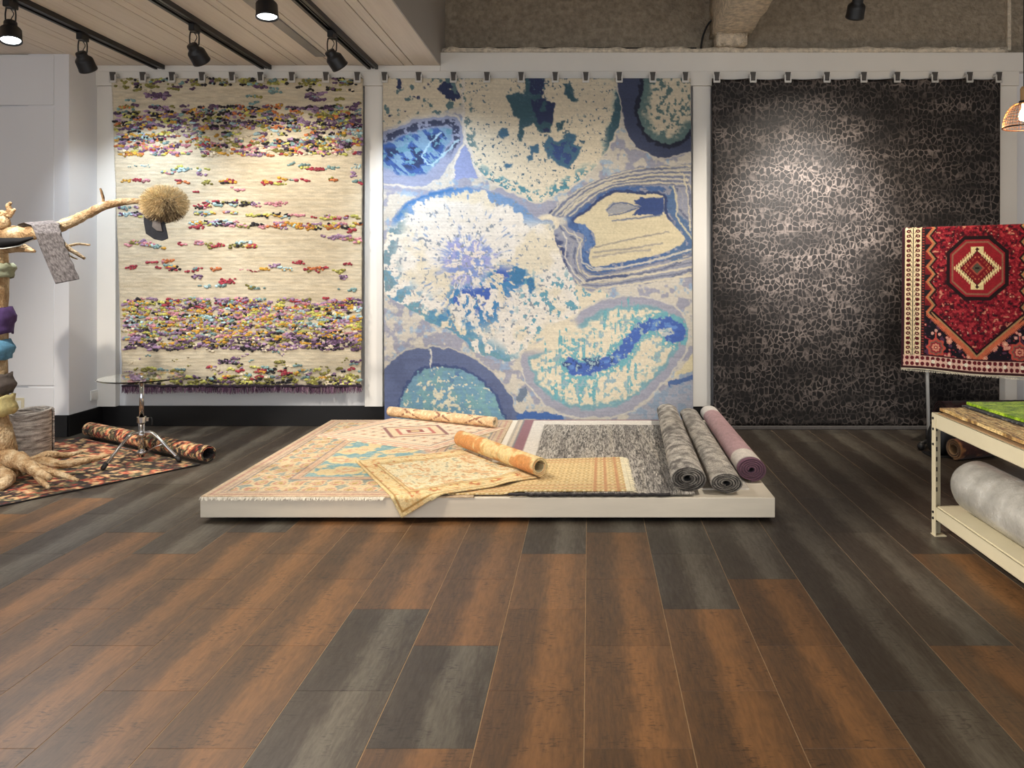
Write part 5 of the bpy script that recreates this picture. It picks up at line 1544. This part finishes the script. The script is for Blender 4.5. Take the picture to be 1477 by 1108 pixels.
# grey felt runner hanging over the branch
fr = empty('felt_runner', P(60, 330, 4.86), label='heather grey felt runner folded over the driftwood branch', cat='runner')
prof = [((27, 331), (62, 334), 5.0), ((25, 324), (59, 324), 4.985), ((34, 321), (73, 317.5), 4.88), ((45, 325), (84, 321.5), 4.81), ((50, 336), (87, 336), 4.785), ((58, 358), (94, 356), 4.78), ((69, 384), (104, 380), 4.775), ((80, 409.5), (113.5, 403), 4.77)]
def felt_pos(U, V):
    ks = np.linspace(0, 1, len(prof))
    f = lambda sel: np.interp(V, ks, [sel(p) for p in prof])
    ax_, ay_, bx_, by_, d_ = f(lambda p: p[0][0]), f(lambda p: p[0][1]), f(lambda p: p[1][0]), f(lambda p: p[1][1]), f(lambda p: p[2])
    px_ = ax_ + (bx_ - ax_) * U + .8 * np.sin(V * 60) * (U > .97); py_ = ay_ + (by_ - ay_) * U
    return np.column_stack([(px_ - CX) * d_ / F, d_, H - (py_ - CY) * d_ / F])
def felt_col(U, V):
    n = fbm(U * 20, V * 60, 73, 3); n2 = fbm(U * 60, V * 140, 74, 2)
    C = np.ones((len(U), 3)) * np.array((98, 94, 95)) / 255
    C = mixc(C, sstep(.5, .65, n), (120, 115, 116)); C = mixc(C, sstep(.42, .3, n), (78, 74, 74))
    return lin(np.clip(C * (.85 + .3 * n2)[:, None], 0, 1))
V_, F_, C_ = sheet(40, 110, felt_pos, back_off(.008), felt_col)
link('felt', raw_mesh('felt', local(V_, fr), F_, C_), attr_mat('felt', .95, .12, 260, .5, .003), fr, smooth=True)

# fur hat hooked on the branch tip
fh = empty('fur_hat', P(237, 294, 4.80), label='tan fur hat with dark ear flaps hung on the tip of the driftwood branch', cat='hat')
Rr = random.Random(5)
c0 = Vector((0, 0, 0)); rx, ry, rz = .118, .10, .092
V, Fc, Cc = [], [], []
bmh = bmesh.new(); bmesh.ops.create_icosphere(bmh, subdivisions=3, radius=1.0)
for v in bmh.verts: v.co = Vector((v.co.x * rx * .93, v.co.y * ry * .93, v.co.z * rz * .93))
bm_obj('crown', bmh, plain('fur skin', (226, 200, 154), .95, .3, 18), fh, smooth=True)
for i in range(10000):
    u = Rr.uniform(-1, 1); a_ = Rr.uniform(0, 2 * math.pi); s_ = math.sqrt(1 - u * u)
    nrm = Vector((s_ * math.cos(a_), s_ * math.sin(a_), u))
    p = Vector((nrm.x * rx, nrm.y * ry, nrm.z * rz)) * .92
    dirn = (nrm + Vector((Rr.uniform(-.5, .5) + .25 * nrm.z, Rr.uniform(-.5, .5), Rr.uniform(-.5, .5) - .25))).normalized()
    q = p + dirn * Rr.uniform(.018, .042)
    darkp = (nrm.x > .35 and nrm.z < .35 and nrm.x < .8) or nrm.z < -.72
    base_ = np.array((120, 98, 78)) if darkp and Rr.random() < .6 else np.array((236, 212, 166))
    if nrm.z > .2 and Rr.random() < .5: base_ = np.array((250, 232, 196))
    strand(tuple(p), tuple(q), .0011, tuple(np.clip(base_ * Rr.uniform(.75, 1.12), 0, 255)), V, Fc, Cc, nrm=tuple(Vector((Rr.uniform(-1, 1), Rr.uniform(-1, 1), Rr.uniform(-1, 1)))))
link('fur', raw_mesh('fur', np.concatenate(V), [np.concatenate(Fc)], np.concatenate(Cc)), attr_mat('fur strands', .8, .1, 50, 0), fh, kind='stuff')
def flap(name, pts, d, c, th=.01):
    bm = bmesh.new()
    vs = [bm.verts.new(P(x_, y_, d) - Vector(fh.location)) for x_, y_ in pts]
    f = bm.faces.new(vs)
    r_ = bmesh.ops.extrude_face_region(bm, geom=[f])
    for e_ in r_['geom']:
        if isinstance(e_, bmesh.types.BMVert): e_.co.y += th
    bmesh.ops.bevel(bm, geom=[e_ for e_ in bm.edges], offset=.002, segments=1, affect='EDGES')
    return bm_obj(name, bm, plain(name + ' felt', c, .85, .2, 40, bmp=.3, bscale=120), fh)
flap('ear_flap', [(207, 303), (222, 308), (236, 316), (240, 334), (242, 344), (233, 347.5), (222, 345), (210, 337), (207, 320)], 4.77, (34, 36, 44))
flap('flap_lining', [(220, 317), (231, 318), (234, 334), (226, 333), (219, 327)], 4.763, (112, 106, 104), .006)

# ================================================================== right: rack with red rug, rugs on the floor, shelf
# ---- garment rack
RX0, RY0 = 2.373, 6.05
rdv = np.array((.755, -.656)); rnv = np.array((-.656, -.755))     # along the bar / towards the viewer
def rp(t_, off_, z): return Vector((RX0 + rdv[0] * t_ + rnv[0] * off_, RY0 + rdv[1] * t_ + rnv[1] * off_, z))
rack = empty('garment_rack', rp(.53, 0, 0), label='white tubular rack on black feet carrying the red medallion rug', cat='rack')
ro = Vector(rack.location)
ZB = 1.600
bm = bmesh.new(); tube(bm, [rp(-.0, 0, ZB) - ro, rp(1.12, 0, ZB) - ro], .014, 14); bm_obj('top_bar', bm, M_white, rack, smooth=True)
for t_, nm in ((.155, 'post'), (1.0, 'post')):
    bm = bmesh.new(); tube(bm, [rp(t_ + (.03 if t_ < .5 else 0), 0, .10) - ro, rp(t_ - .005, 0, ZB - .0145) - ro], .0125, 14); bm_obj(nm, bm, M_white, rack, smooth=True)
    bm = bmesh.new(); tube(bm, [rp(t_ + .03, -.17, .045) - ro, rp(t_ + .03, .17, .045) - ro], .016, 10)
    tube(bm, [rp(t_ + .03, 0, .03) - ro, rp(t_ + .03, 0, .12) - ro], .022, 12)
    bm_obj('foot_bar', bm, M_blackpl, rack, smooth=True)
    for o_ in (-.165, .165):
        bm = bmesh.new(); bmesh.ops.create_uvsphere(bm, u_segments=14, v_segments=8, radius=.028)
        for v in bm.verts: v.co = v.co + (rp(t_ + .03, o_, .0285) - ro)
        bm_obj('caster', bm, M_blackpl, rack, smooth=True)

# ---- red medallion rug over the bar
rr_ = empty('red_medallion_rug', rp(.53, 0, .57), label='red tribal rug with a cream medallion draped over the white rack', cat='rug')
WR, HR = 1.055, 1.075
def paint_red(T, h):
    """T metres along the bar, h metres below the top fold"""
    # back to photo-like pixel units of the left end
    d_ = RY0 + rdv[1] * T
    x = CX + F * (RX0 + rdv[0] * T) / d_; x = np.where(T > .527, CX + F * (RX0 + rdv[0] * (1.054 - T)) / (RY0 + rdv[1] * (1.054 - T)), x)
    y = 325 + h * F / 6.05 * (205.0 / (HR * F / 6.05))
    n = fbm(T * 60, h * 60, 83, 3); n2 = fbm(T * 26, h * 26, 84, 3); nv = vnoise(T * 120, h * 120, 85)
    RED = (132, 24, 40)
    C = np.ones((len(x), 3)) * np.array(RED) / 255
    # busy field
    C = mixc(C, sstep(.54, .6, n2), (112, 22, 34)); C = mixc(C, sstep(.60, .66, n), (170, 52, 60)); C = mixc(C, sstep(.40, .34, n), (58, 18, 30))
    C = mixc(C, sstep(.74, .78, fbm(T * 50, h * 50, 87, 2)), (206, 136, 112)); C = mixc(C, sstep(.92, .95, nv) * sstep(.5, .6, n2), (226, 206, 180))
    # medallion
    ax_, ay_ = np.abs(x - 1411.), np.abs(y - 386.)
    oc = np.maximum(np.maximum(ax_ / 41, ay_ / 41), (ax_ * .85 + ay_) / 56)
    C = mixc(C, sstep(.02, .0, np.abs(oc - 1.0) - .055), (34, 20, 24)); C = mixc(C, oc < .945, (150, 34, 44))
    C = mixc(C, sstep(.02, 0, np.abs(oc - .86) - .02), (150, 100, 80))
    dm = (ax_ * .93 + ay_) + 1.6 * np.sign(np.sin(ax_ * 2.1)) * (ax_ > 6)
    C = mixc(C, (dm < 30.5) & (ay_ < 29) , (236, 216, 160)); C = mixc(C, (ax_ < 9) & (ay_ < 29) & (ay_ > 17), (236, 216, 160))
    C = mixc(C, dm < 24, (58, 24, 26)); C = mixc(C, dm < 22.5, (122, 26, 34))
    C = mixc(C, sstep(1.5, .6, np.abs(dm - 17)) * (np.sin((ax_ - ay_) * .9) > 0), (206, 120, 84)); C = mixc(C, (ax_ + ay_ * 1.1) < 11, (170, 80, 66)); C = mixc(C, (ax_ + ay_ * 1.1) < 8, (84, 80, 66)); C = mixc(C, (ax_ < 3) & (ay_ < 1.2), (40, 30, 28))
    C = mixc(C, (ax_ + np.abs(ay_ - 25.5)) < 3, (60, 20, 24))
    # V at the bottom, navy corners
    lineY = 444 + (x - 1337) * 0.87
    V0 = (y > lineY)
    C = mixc(C, V0, (26, 22, 32))
    f1 = fbm(T * 34, h * 34, 91, 2)
    C = mixc(C, V0 * sstep(.64, .68, f1), (150, 44, 58)); C = mixc(C, V0 * sstep(.33, .29, f1), (86, 52, 76)); C = mixc(C, V0 * sstep(.74, .77, f1), (220, 160, 140))
    for fx, fy, rad in ((1353, 497, 13), (1387, 492, 5), (1372, 487, 4), (1400, 506, 4)):
        dd = np.hypot(x - fx, (y - fy)); aa = np.arctan2(y - fy, x - fx); rad2 = rad * (1 + .10 * np.cos(aa * 8))
        for k_, c in ((1.0, (196, 84, 72)), (.74, (116, 100, 84)), (.62, (150, 40, 54)), (.44, (222, 150, 124)), (.24, (160, 60, 60)), (.1, (236, 210, 180))):
            if rad > 6 or k_ > .4: C = mixc(C, dd < rad2 * k_, c if rad > 6 else ((222, 150, 130) if k_ > .6 else (236, 190, 160)))
    C = mixc(C, V0 & (np.abs(x - 1353) < 1.0) & (y < 486) & (y > 474), (196, 84, 72))
    for fx, fy in ((1348, 477), (1358, 478), (1353, 473)): C = mixc(C, np.hypot(x - fx, y - fy) < 2.2, (226, 170, 156))
    dl_ = (y - lineY) / 1.32
    C = mixc(C, (np.abs(dl_ + 5) < 1.6) & (x > 1342), (34, 18, 22)); C = mixc(C, (np.abs(dl_) < 3.6) & (x > 1339), (206, 108, 76)); C = mixc(C, (np.abs(dl_ + 3) < 1.0) & (x > 1339), (172, 140, 96))
    C = mixc(C, (dl_ > 3) & (dl_ < 5.5) & (np.sin((x + y) * 2.0) > 0) & (x > 1339), (206, 108, 76))
    # zigzag side stripe
    zz = 1344.5 + 4.5 * (np.abs(((y - 330) / 21.5) % 1 - .5) * 4 - 1)
    side = (x > 1336) & (x < 1353) & (y < lineY + 2)
    dz = x - zz
    C = mixc(C, side & (dz < 0), (120, 30, 36)); C = mixc(C, side & (dz < -3) & (np.sin((y - 330) / 21.5 * 6.28) > .2), (30, 28, 34))
    C = mixc(C, side & (np.abs(dz) < 2.4), (202, 116, 78)); C = mixc(C, side & (np.abs(dz - 1.9) < .8), (150, 136, 96)); C = mixc(C, (x > 1336) & (x < 1357) & (y < lineY) & (np.abs(dz - 4.2) < 1.6), (48, 16, 22))
    C = mixc(C, (x > 1331) & (x < 1337), (52, 28, 32)); C = mixc(C, (x > 1332.5) & (x < 1335.5) & (np.sin(y * 1.7) > .5), (170, 70, 62))
    # cream border columns of dots
    bx_ = (x > 1307.5) & (x < 1331)
    C = mixc(C, bx_, (236, 216, 176))
    C = mixc(C, bx_ & (np.abs(x - 1319.3) < .9), (44, 34, 26))
    for cxm in (1312.5, 1326): 
        dd = np.hypot((x - cxm) / 1.25, ((y + 1) % 6.9) - 3.4); C = mixc(C, bx_ & (dd < 2.5), (92, 28, 32)); C = mixc(C, bx_ & (dd < .9) & (np.floor(y / 6.9) % 4 < 2), (220, 190, 160))
    C = mixc(C, bx_ & (np.abs(np.abs(x - 1319.3) - 3.5 + (((y + 1) % 6.9) - 3.4) * .4) < .5), (70, 46, 36))
    C = mixc(C, x <= 1307.5, (58, 26, 36))
    # bottom border
    bb = (y > 509.5) & (x > 1306)
    C = mixc(C, bb, (232, 190, 172)); 
    for cy_ in (513.5, 521.5):
        dd = np.hypot(((x - 1308) % 7.4) - 3.7, y - cy_); C = mixc(C, bb & (dd < 2.8), (104, 30, 38))
    dd = np.hypot(((x - 1315) % 23) - 11.5, y - 517.5); C = mixc(C, bb & (dd < 2.6), (244, 236, 214))
    C = mixc(C, (np.abs(y - 509.5) < .9) & (x > 1331), (70, 26, 34)); C = mixc(C, y > 525.0, (62, 32, 34)); C = mixc(C, y > 528.3, (232, 222, 196))
    return lin(np.clip(C * (.9 + .2 * n)[:, None], 0, 1))
ZT_ = ZB + .014
HB = .55
def red_pos(U, V):
    """V 0..1 front from bottom of the back side over the bar to the front hem"""
    T = U * WR + .0
    L_ = V * (HB + HR)                       # length from the back hem
    s_ = L_ - HB                             # 0 at the top fold
    R_ = .026
    arc = R_ * math.pi / 2
    off_ = np.where(np.abs(s_) < arc, R_ * np.sin(np.clip(s_ / R_, -1.571, 1.571)), np.sign(s_) * R_)
    z = np.where(np.abs(s_) < arc, ZT_ + .012 - R_ * (1 - np.cos(np.clip(s_ / R_, -1.571, 1.571))), ZT_ + .012 - R_ - (np.abs(s_) - arc))
    off_ = off_ + .012 * (1 + np.sin(T * 7 + .5)) * np.clip(np.abs(s_) - .1, 0, 1) * np.sign(s_) + .006 * np.clip(s_, 0, 2)
    z = z + .006 * np.sin(T * 9) * (np.abs(s_) > .9)
    return np.column_stack([RX0 + rdv[0] * T + rnv[0] * off_, RY0 + rdv[1] * T + rnv[1] * off_, z])
def red_off(U, V):
    L_ = V * (HB + HR) - HB
    a_ = np.clip(L_ / .026, -1.571, 1.571)
    o = np.zeros((len(U), 3)); k_ = -.008
    o[:, 0] = rnv[0] * np.sin(a_) * k_; o[:, 1] = rnv[1] * np.sin(a_) * k_; o[:, 2] = np.cos(a_) * k_
    return o
V_, F_, C_ = sheet(300, 480, red_pos, red_off, lambda U, V: paint_red(U * WR, np.abs(V * (HB + HR) - HB)))
link('pile', raw_mesh('red_rug', local(V_, rr_), F_, C_), M_flat, rr_, smooth=True)
pL, pR = red_pos(np.array([0., 1.]), np.array([1., 1.]))
fringe(rr_, pL, pR, 260, .012, (236, 226, 204), down=.95, seed=12)

# ---- dark rugs lying behind the shelf
def dpaint(seed, c0, c1, c2):
    def f(s, w):
        n = fbm(s * 20 + seed, w * 20, seed, 3); n2 = fbm(s * 50, w * 50, seed + 1, 3)
        C = np.ones((len(s), 3)) * np.array(c0) / 255
        C = mixc(C, sstep(.5, .56, n), c1); C = mixc(C, sstep(.6, .66, n), c2)
        return lin(np.clip(C * (.85 + .3 * n2)[:, None], 0, 1))
    return f
o1 = empty('dark_rug_roll', (2.85, 5.75, 0), label='dark brown rolled rug on the floor below the red rug', cat='rug', group='dark rugs on the floor behind the shelf')
roll_mesh('pile', (2.50, 5.50, .078), (3.02, 5.70, .078), .076, 2.6, .012, dpaint(101, (58, 34, 30), (96, 52, 36), (140, 96, 60)), o1, nseg=50, backc=(150, 118, 84))
o2 = empty('dark_rug_roll', (3.0, 6.2, 0), label='dark maroon bulky rolled rug standing against the wall end of the black rug', cat='rug', group='dark rugs on the floor behind the shelf')
roll_mesh('pile', (2.72, 6.20, .150), (3.60, 6.26, .150), .148, 3.4, .014, dpaint(111, (50, 26, 30), (84, 34, 38), (66, 50, 44)), o2, nseg=50, backc=(40, 26, 26))
fringe(o2, (2.92, 6.08, .27), (3.16, 6.10, .27), 90, .12, (190, 146, 80), down=.75, seed=15)
o3 = empty('leaning_rug', (3.35, 5.9, 0), label='dark patterned folded rug leaning upright beside the white post', cat='rug', group='dark rugs on the floor behind the shelf')
def lean_pos(U, V):
    x = 3.10 + U * .75; z = .004 + V * (.12 + .34 * U); y = 5.72 + V * .16 + .02 * np.sin(U * 5)
    return np.column_stack([x, y, z])
dp = dpaint(121, (46, 36, 40), (104, 74, 74), (150, 126, 110))
V_, F_, C_ = sheet(60, 40, lean_pos, back_off(.03), lambda U, V: dp(U * .9, V * .5))
link('pile', raw_mesh('leaning_rug', local(V_, o3), F_, C_), M_flat, o3, smooth=True)

# ---- cream steel shelf
SX0, SX1, SY0, SY1 = 1.700, 2.50, 1.75, 3.976
sh = empty('steel_shelf', ((SX0 + SX1) / 2, (SY0 + SY1) / 2, 0), label='low cream bolted steel shelf stacked with rugs', cat='shelf')
so_ = Vector(sh.location)
ZTOP = .603
def angle_post(x, y, sx, sy):
    """L-section post, flanges along sx (x) and sy (y)"""
    bm = bmesh.new()
    w, th = .042, .0035
    x2 = x + sx * w; y2 = y + sy * w
    box_bm(bm, (min(x, x2), min(y, y + sy * th), 0.004), (max(x, x2), max(y, y + sy * th), ZTOP))
    box_bm(bm, (min(x, x + sx * th), min(y + sy * th, y2), 0.004), (max(x, x + sx * th), max(y + sy * th, y2), ZTOP))
    for v in bm.verts: v.co -= so_
    p = bm_obj('post', bm, M_shelf, sh)
    bm = bmesh.new()
    for i in range(11):
        z = .06 + i * .05
        if i in (2,) : continue
        e_ = .0006
        ym, xm = y + sy * w * .55, x + sx * w * .55
        if sx > 0: box_bm(bm, (x + sx * th - (0 if sx > 0 else e_), ym - .004, z), (x + sx * th + sx * e_, ym + .004, z + .022))
        box_bm(bm, (xm - .004, min(y, y - sy * e_), z), (xm + .004, max(y, y - sy * e_), z + .022))
        box_bm(bm, (xm - .004, min(y + sy * th, y + sy * (th + e_)), z), (xm + .004, max(y + sy * th, y + sy * (th + e_)), z + .022))
    for v in bm.verts: v.co -= so_
    bm_obj('slots', bm, M_slot, p)
    bm = bmesh.new(); box_bm(bm, (min(x - sx * .004, x2 + sx * .012), min(y - sy * .004, y2 + sy * .004), .0003), (max(x - sx * .004, x2 + sx * .012), max(y - sy * .004, y2 + sy * .004), .0038))
    for v in bm.verts: v.co -= so_
    bm_obj('foot_plate', bm, M_shelf, p)
    for z in (.115, .145 - .06, .45, .525, .578):
        bm = bmesh.new(); lathe(bm, [(0, 0), (.0065, 0), (.0065, .004), (.004, .006), (0, .006)], 10, Matrix.Translation(Vector((x - sx * .0002, y + sy * .020, z)) - so_) @ Matrix.Rotation(math.radians(-90 * sx), 4, 'Y'))
        bm_obj('bolt', bm, M_black, p, smooth=False)
for x, y, sx, sy in ((SX0, SY1, 1, -1), (SX1, SY1, -1, -1), (SX0, SY0, 1, 1), (SX1, SY0, -1, 1)):
    angle_post(x, y, sx, sy)
g_ = .0042
for z0_, z1_, nm in ((.530, ZTOP, 'beam'), (.080, .145, 'beam')):
    for x in (SX0 + g_, SX1 - g_ - .03):
        bm = bmesh.new()
        sgn = 1 if x < 2 else -1
        xo = x if sgn > 0 else x + .03
        box_bm(bm, (min(xo, xo + sgn * .003), SY0 + .006, z0_), (max(xo, xo + sgn * .003), SY1 - .006, z1_), .0008)
        box_bm(bm, (x, SY0 + .006, z1_ - .003), (x + .03, SY1 - .006, z1_), .0008)
        box_bm(bm, (x, SY0 + .006, z0_), (x + .018, SY1 - .006, z0_ + .003), .0008)
        for v in bm.verts: v.co -= so_
        bm_obj('side_beam', bm, M_shelf, sh)
    for y in (SY0 + g_, SY1 - g_ - .003):
        b_ = box('end_beam', (SX0 + .046 - so_.x, y - so_.y, z0_), (SX1 - .046 - so_.x, y + .003 - so_.y, z1_ - .004), M_shelf, sh)
box('lower_deck', (SX0 + .012 - so_.x, SY0 + .046 - so_.y, .1452), (SX1 - .012 - so_.x, SY1 - .046 - so_.y, .150), M_shelf, sh)
box('upper_deck', (SX0 + .012 - so_.x, SY0 + .046 - so_.y, ZTOP + .0002), (SX1 - .012 - so_.x, SY1 - .046 - so_.y, ZTOP + .006), plain('particle deck', (150, 120, 86), .8, .15, 12), sh)

# rugs on the upper deck: straw rug below, black felt, lime shag on top
def cover(name, quad, z, th, painter, label, mat, wavy=.004, seed=0, over=0.0):
    r_ = empty(name, (2.1, 3.0, z - th), label=label, cat='rug', group='rugs stacked on the steel shelf')
    def zf(x, y):
        return z + wavy * (fbm(x * 7, y * 7, seed, 3) - .5) * 2
    flat_rug(r_, quad, zf, painter, 120, 200, th, mat=mat)
    return r_
def straw(U, V):
    n = fbm(U * 150, V * 40, 131, 3); n2 = fbm(U * 20, V * 20, 132, 3)
    C = np.ones((len(U), 3)) * np.array((196, 160, 98)) / 255
    C = mixc(C, sstep(.5, .62, n), (228, 198, 138)); C = mixc(C, sstep(.42, .32, n), (120, 88, 52)); C = mixc(C, sstep(.6, .7, n2) * .6, (150, 104, 60))
    return lin(np.clip(C, 0, 1))
zs = ZTOP + .0145
cover('straw_rug', [(1.722, 1.9), (2.46, 1.9), (1.728, 3.95), (2.46, 3.95)], zs + .013, .014, straw, 'straw coloured woven rug lying under the lime green one', M_loop, .003, 3)
def blk(U, V):
    n = fbm(U * 100, V * 100, 141, 3); C = np.ones((len(U), 3)) * np.array((44, 44, 48)) / 255
    C = mixc(C, sstep(.6, .68, n), (110, 108, 106)); return lin(C)
cover('black_felt', [(1.945, 2.28), (2.45, 2.28), (1.835, 3.945), (2.44, 3.945)], zs + .026, .006, blk, 'thin black felt rug between the straw rug and the lime one', M_flat, .002, 4)
def lime(U, V):
    n = fbm(U * 14, V * 60, 151, 4); n2 = fbm(U * 90, V * 90, 152, 2)
    C = np.ones((len(U), 3)) * np.array((140, 176, 30)) / 255
    C = mixc(C, sstep(.48, .66, n), (176, 206, 60)); C = mixc(C, sstep(.45, .3, n), (108, 146, 22))
    return lin(np.clip(C * (.88 + .24 * n2)[:, None], 0, 1))
cover('lime_rug', [(1.965, 2.3), (2.45, 2.3), (1.85, 3.93), (2.43, 3.93)], zs + .046, .013, lime, 'lime green shaggy rug on top of the steel shelf', M_loop, .004, 5)

# wrapped roll on the lower deck
wr = empty('wrapped_rug_roll', (1.848, 3.0, .151), label='grey rug roll wrapped in clear plastic on the lower shelf deck', cat='rug roll')
M_wrap, nt, b = nodes_of('plastic wrapped felt')
v_ = coords(nt, (1, 1, 1))
nn = noise(nt, v_, 7, 5, .6); n2_ = noise(nt, v_, 90, 3)
lk(nt, ramp(nt, nn, [(.3, L4((138, 136, 130))), (.55, L4((176, 174, 168))), (.75, L4((212, 211, 206)))]), b.inputs['Base Color'])
lk(nt, ramp(nt, nn, [(.35, (.55,) * 3 + (1,)), (.65, (.22,) * 3 + (1,))]), b.inputs['Roughness'])
b.inputs['Coat Weight'].default_value = .35; b.inputs['Coat Roughness'].default_value = .15
bump(nt, b, math_n(nt, 'ADD', nn, math_n(nt, 'MULTIPLY', n2_, .15)), .5, .03)
bm = bmesh.new()
R0 = .124
prof_ = [(0.0, 3.885), (.05, 3.884), (.09, 3.872), (.112, 3.852), (.122, 3.82), (R0, 3.78)] + [(R0, 3.7 - .1 * i) for i in range(19)] + [(.11, 1.84), (0, 1.835)]
rings = []
Rw = random.Random(9)
seg = 40
for r_, y in prof_:
    if r_ < 1e-6: rings.append([bm.verts.new((0, y - 3.0, R0 + .001))])
    else: rings.append([bm.verts.new((r_ * (1 + .018 * math.sin(3 * a_ + y * 5)) * math.cos(a_), y - 3.0, R0 + .001 + min(r_ * (1 + .012 * math.sin(4 * a_ + y * 7)), R0) * math.sin(a_))) for a_ in [2 * math.pi * j / seg for j in range(seg)]])
for a_, b_ in zip(rings[:-1], rings[1:]):
    for j in range(seg):
        k_ = (j + 1) % seg
        if len(a_) == 1: bm.faces.new((a_[0], b_[j], b_[k_]))
        elif len(b_) == 1: bm.faces.new((a_[j], b_[0], a_[k_]))
        else: bm.faces.new((a_[j], b_[j], b_[k_], a_[k_]))
bm_obj('plastic_sleeve', bm, M_wrap, wr, smooth=True)
bm = bmesh.new()
for k_ in range(3):
    tube(bm, [((R0 + .002) * math.cos(a_), .12 + k_ * .010 - .45, R0 + .001 + (R0 + .002) * math.sin(a_)) for a_ in [math.pi * (-.3 + 1.6 * i / 24) for i in range(25)]], .0028, 6)
bm_obj('tape_band', bm, M_white, wr, smooth=True)

# ---- pendant lamp at the right
DPN = 5.15
pn = empty('pendant_lamp', ((1477 - CX) * DPN / F, DPN, zpx(184, DPN)), label='copper mesh dome pendant lamp with a glowing bulb and pale wood neck', cat='lamp')
pc = Vector(pn.location)
hcap = (184 - 147) * DPN / F
Rs = 28 * DPN / F
bm = bmesh.new()
prof = [(Rs * math.sin(a_) ** .85 if a_ > .3 else .026, hcap * math.cos(a_)) for a_ in np.linspace(.3, math.pi / 2, 11)]
for i in range(36):
    a_ = 2 * math.pi * i / 36
    tube(bm, [(r_ * math.cos(a_ ), r_ * math.sin(a_), z) for r_, z in prof], .0011, 4, cap=False)
for r_, z in prof:
    tube(bm, [(r_ * math.cos(2 * math.pi * j / 36), r_ * math.sin(2 * math.pi * j / 36), z) for j in range(37)], .0011, 4, cap=False)
bm_obj('mesh_shade', bm, plain('copper wire', (150, 106, 70), .35, .1, 20, metal=.8), pn)
bm = bmesh.new(); tube(bm, [(Rs * math.cos(2 * math.pi * j / 48), Rs * math.sin(2 * math.pi * j / 48), 0) for j in range(49)], .0045, 8, cap=False); bm_obj('rim', bm, plain('dark copper', (70, 44, 32), .4, .1, 20, metal=.6), pn, smooth=True)
bm = bmesh.new(); lathe(bm, [(0, hcap - .012), (.030, hcap - .012), (.030, hcap + .006), (.0, hcap + .006)], 24); bm_obj('collar', bm, M_black, pn)
bm = bmesh.new(); lathe(bm, [(0, hcap + .0061), (.022, hcap + .0061), (.022, hcap + .085), (.014, hcap + .098), (0, hcap + .098)], 24); bm_obj('wood_neck', bm, M_wood, pn, smooth=False)
bm = bmesh.new(); tube(bm, [(0, 0, hcap + .0981), (0, 0, ZU - pc.z - .0005)], .004, 8); bm_obj('cord', bm, M_black, pn, smooth=True)
bm = bmesh.new(); lathe(bm, [(0, hcap - .0125), (.014, hcap - .0125), (.014, hcap - .04), (.026, hcap - .065), (.032, hcap - .09), (.026, hcap - .115), (0, hcap - .125)], 20); bm_obj('bulb', bm, emit('warm bulb', (1.0, .66, .28), 9.0), pn, smooth=True)
ld = bpy.data.lights.new('bulb_light', 'POINT'); ld.energy = 7; ld.color = (1, .7, .4); ld.shadow_soft_size = .04
lo = bpy.data.objects.new('bulb_light', ld); COL.objects.link(lo); lo.parent = pn; lo.location = (0, 0, hcap - .165)

# ---- black bag on the floor behind the shelf post
bg = empty('black_bag', ((1356 - CX) * 5.66 / F, 5.66, 0), label='rounded black bag with white piping at the foot of the white rack', cat='bag')
bm = bmesh.new(); bmesh.ops.create_uvsphere(bm, u_segments=24, v_segments=14, radius=1.0)
def bag_pt(x_, y_, z_):
    k_ = abs(z_) ** .6 * (1 if z_ > 0 else -1)
    return Vector((x_ * .088 * (1 - .12 * k_), y_ * .075, .122 + k_ * .115))
for v in bm.verts: v.co = bag_pt(*v.co)
bm_obj('body', bm, M_blackpl, bg, smooth=True)
bm = bmesh.new()
tube(bm, [bag_pt(-.80 * math.cos(a_), -.60 * math.cos(a_) - .02, math.sin(a_)) * 1.01 for a_ in np.linspace(-1.0, 1.3, 24)], .0035, 6)
bm_obj('piping', bm, M_white, bg, smooth=True)
bm = bmesh.new(); box_bm(bm, (-.10, -.085, .0005), (.09, .08, .010), .003); bm_obj('base_plate', bm, M_black, bg)
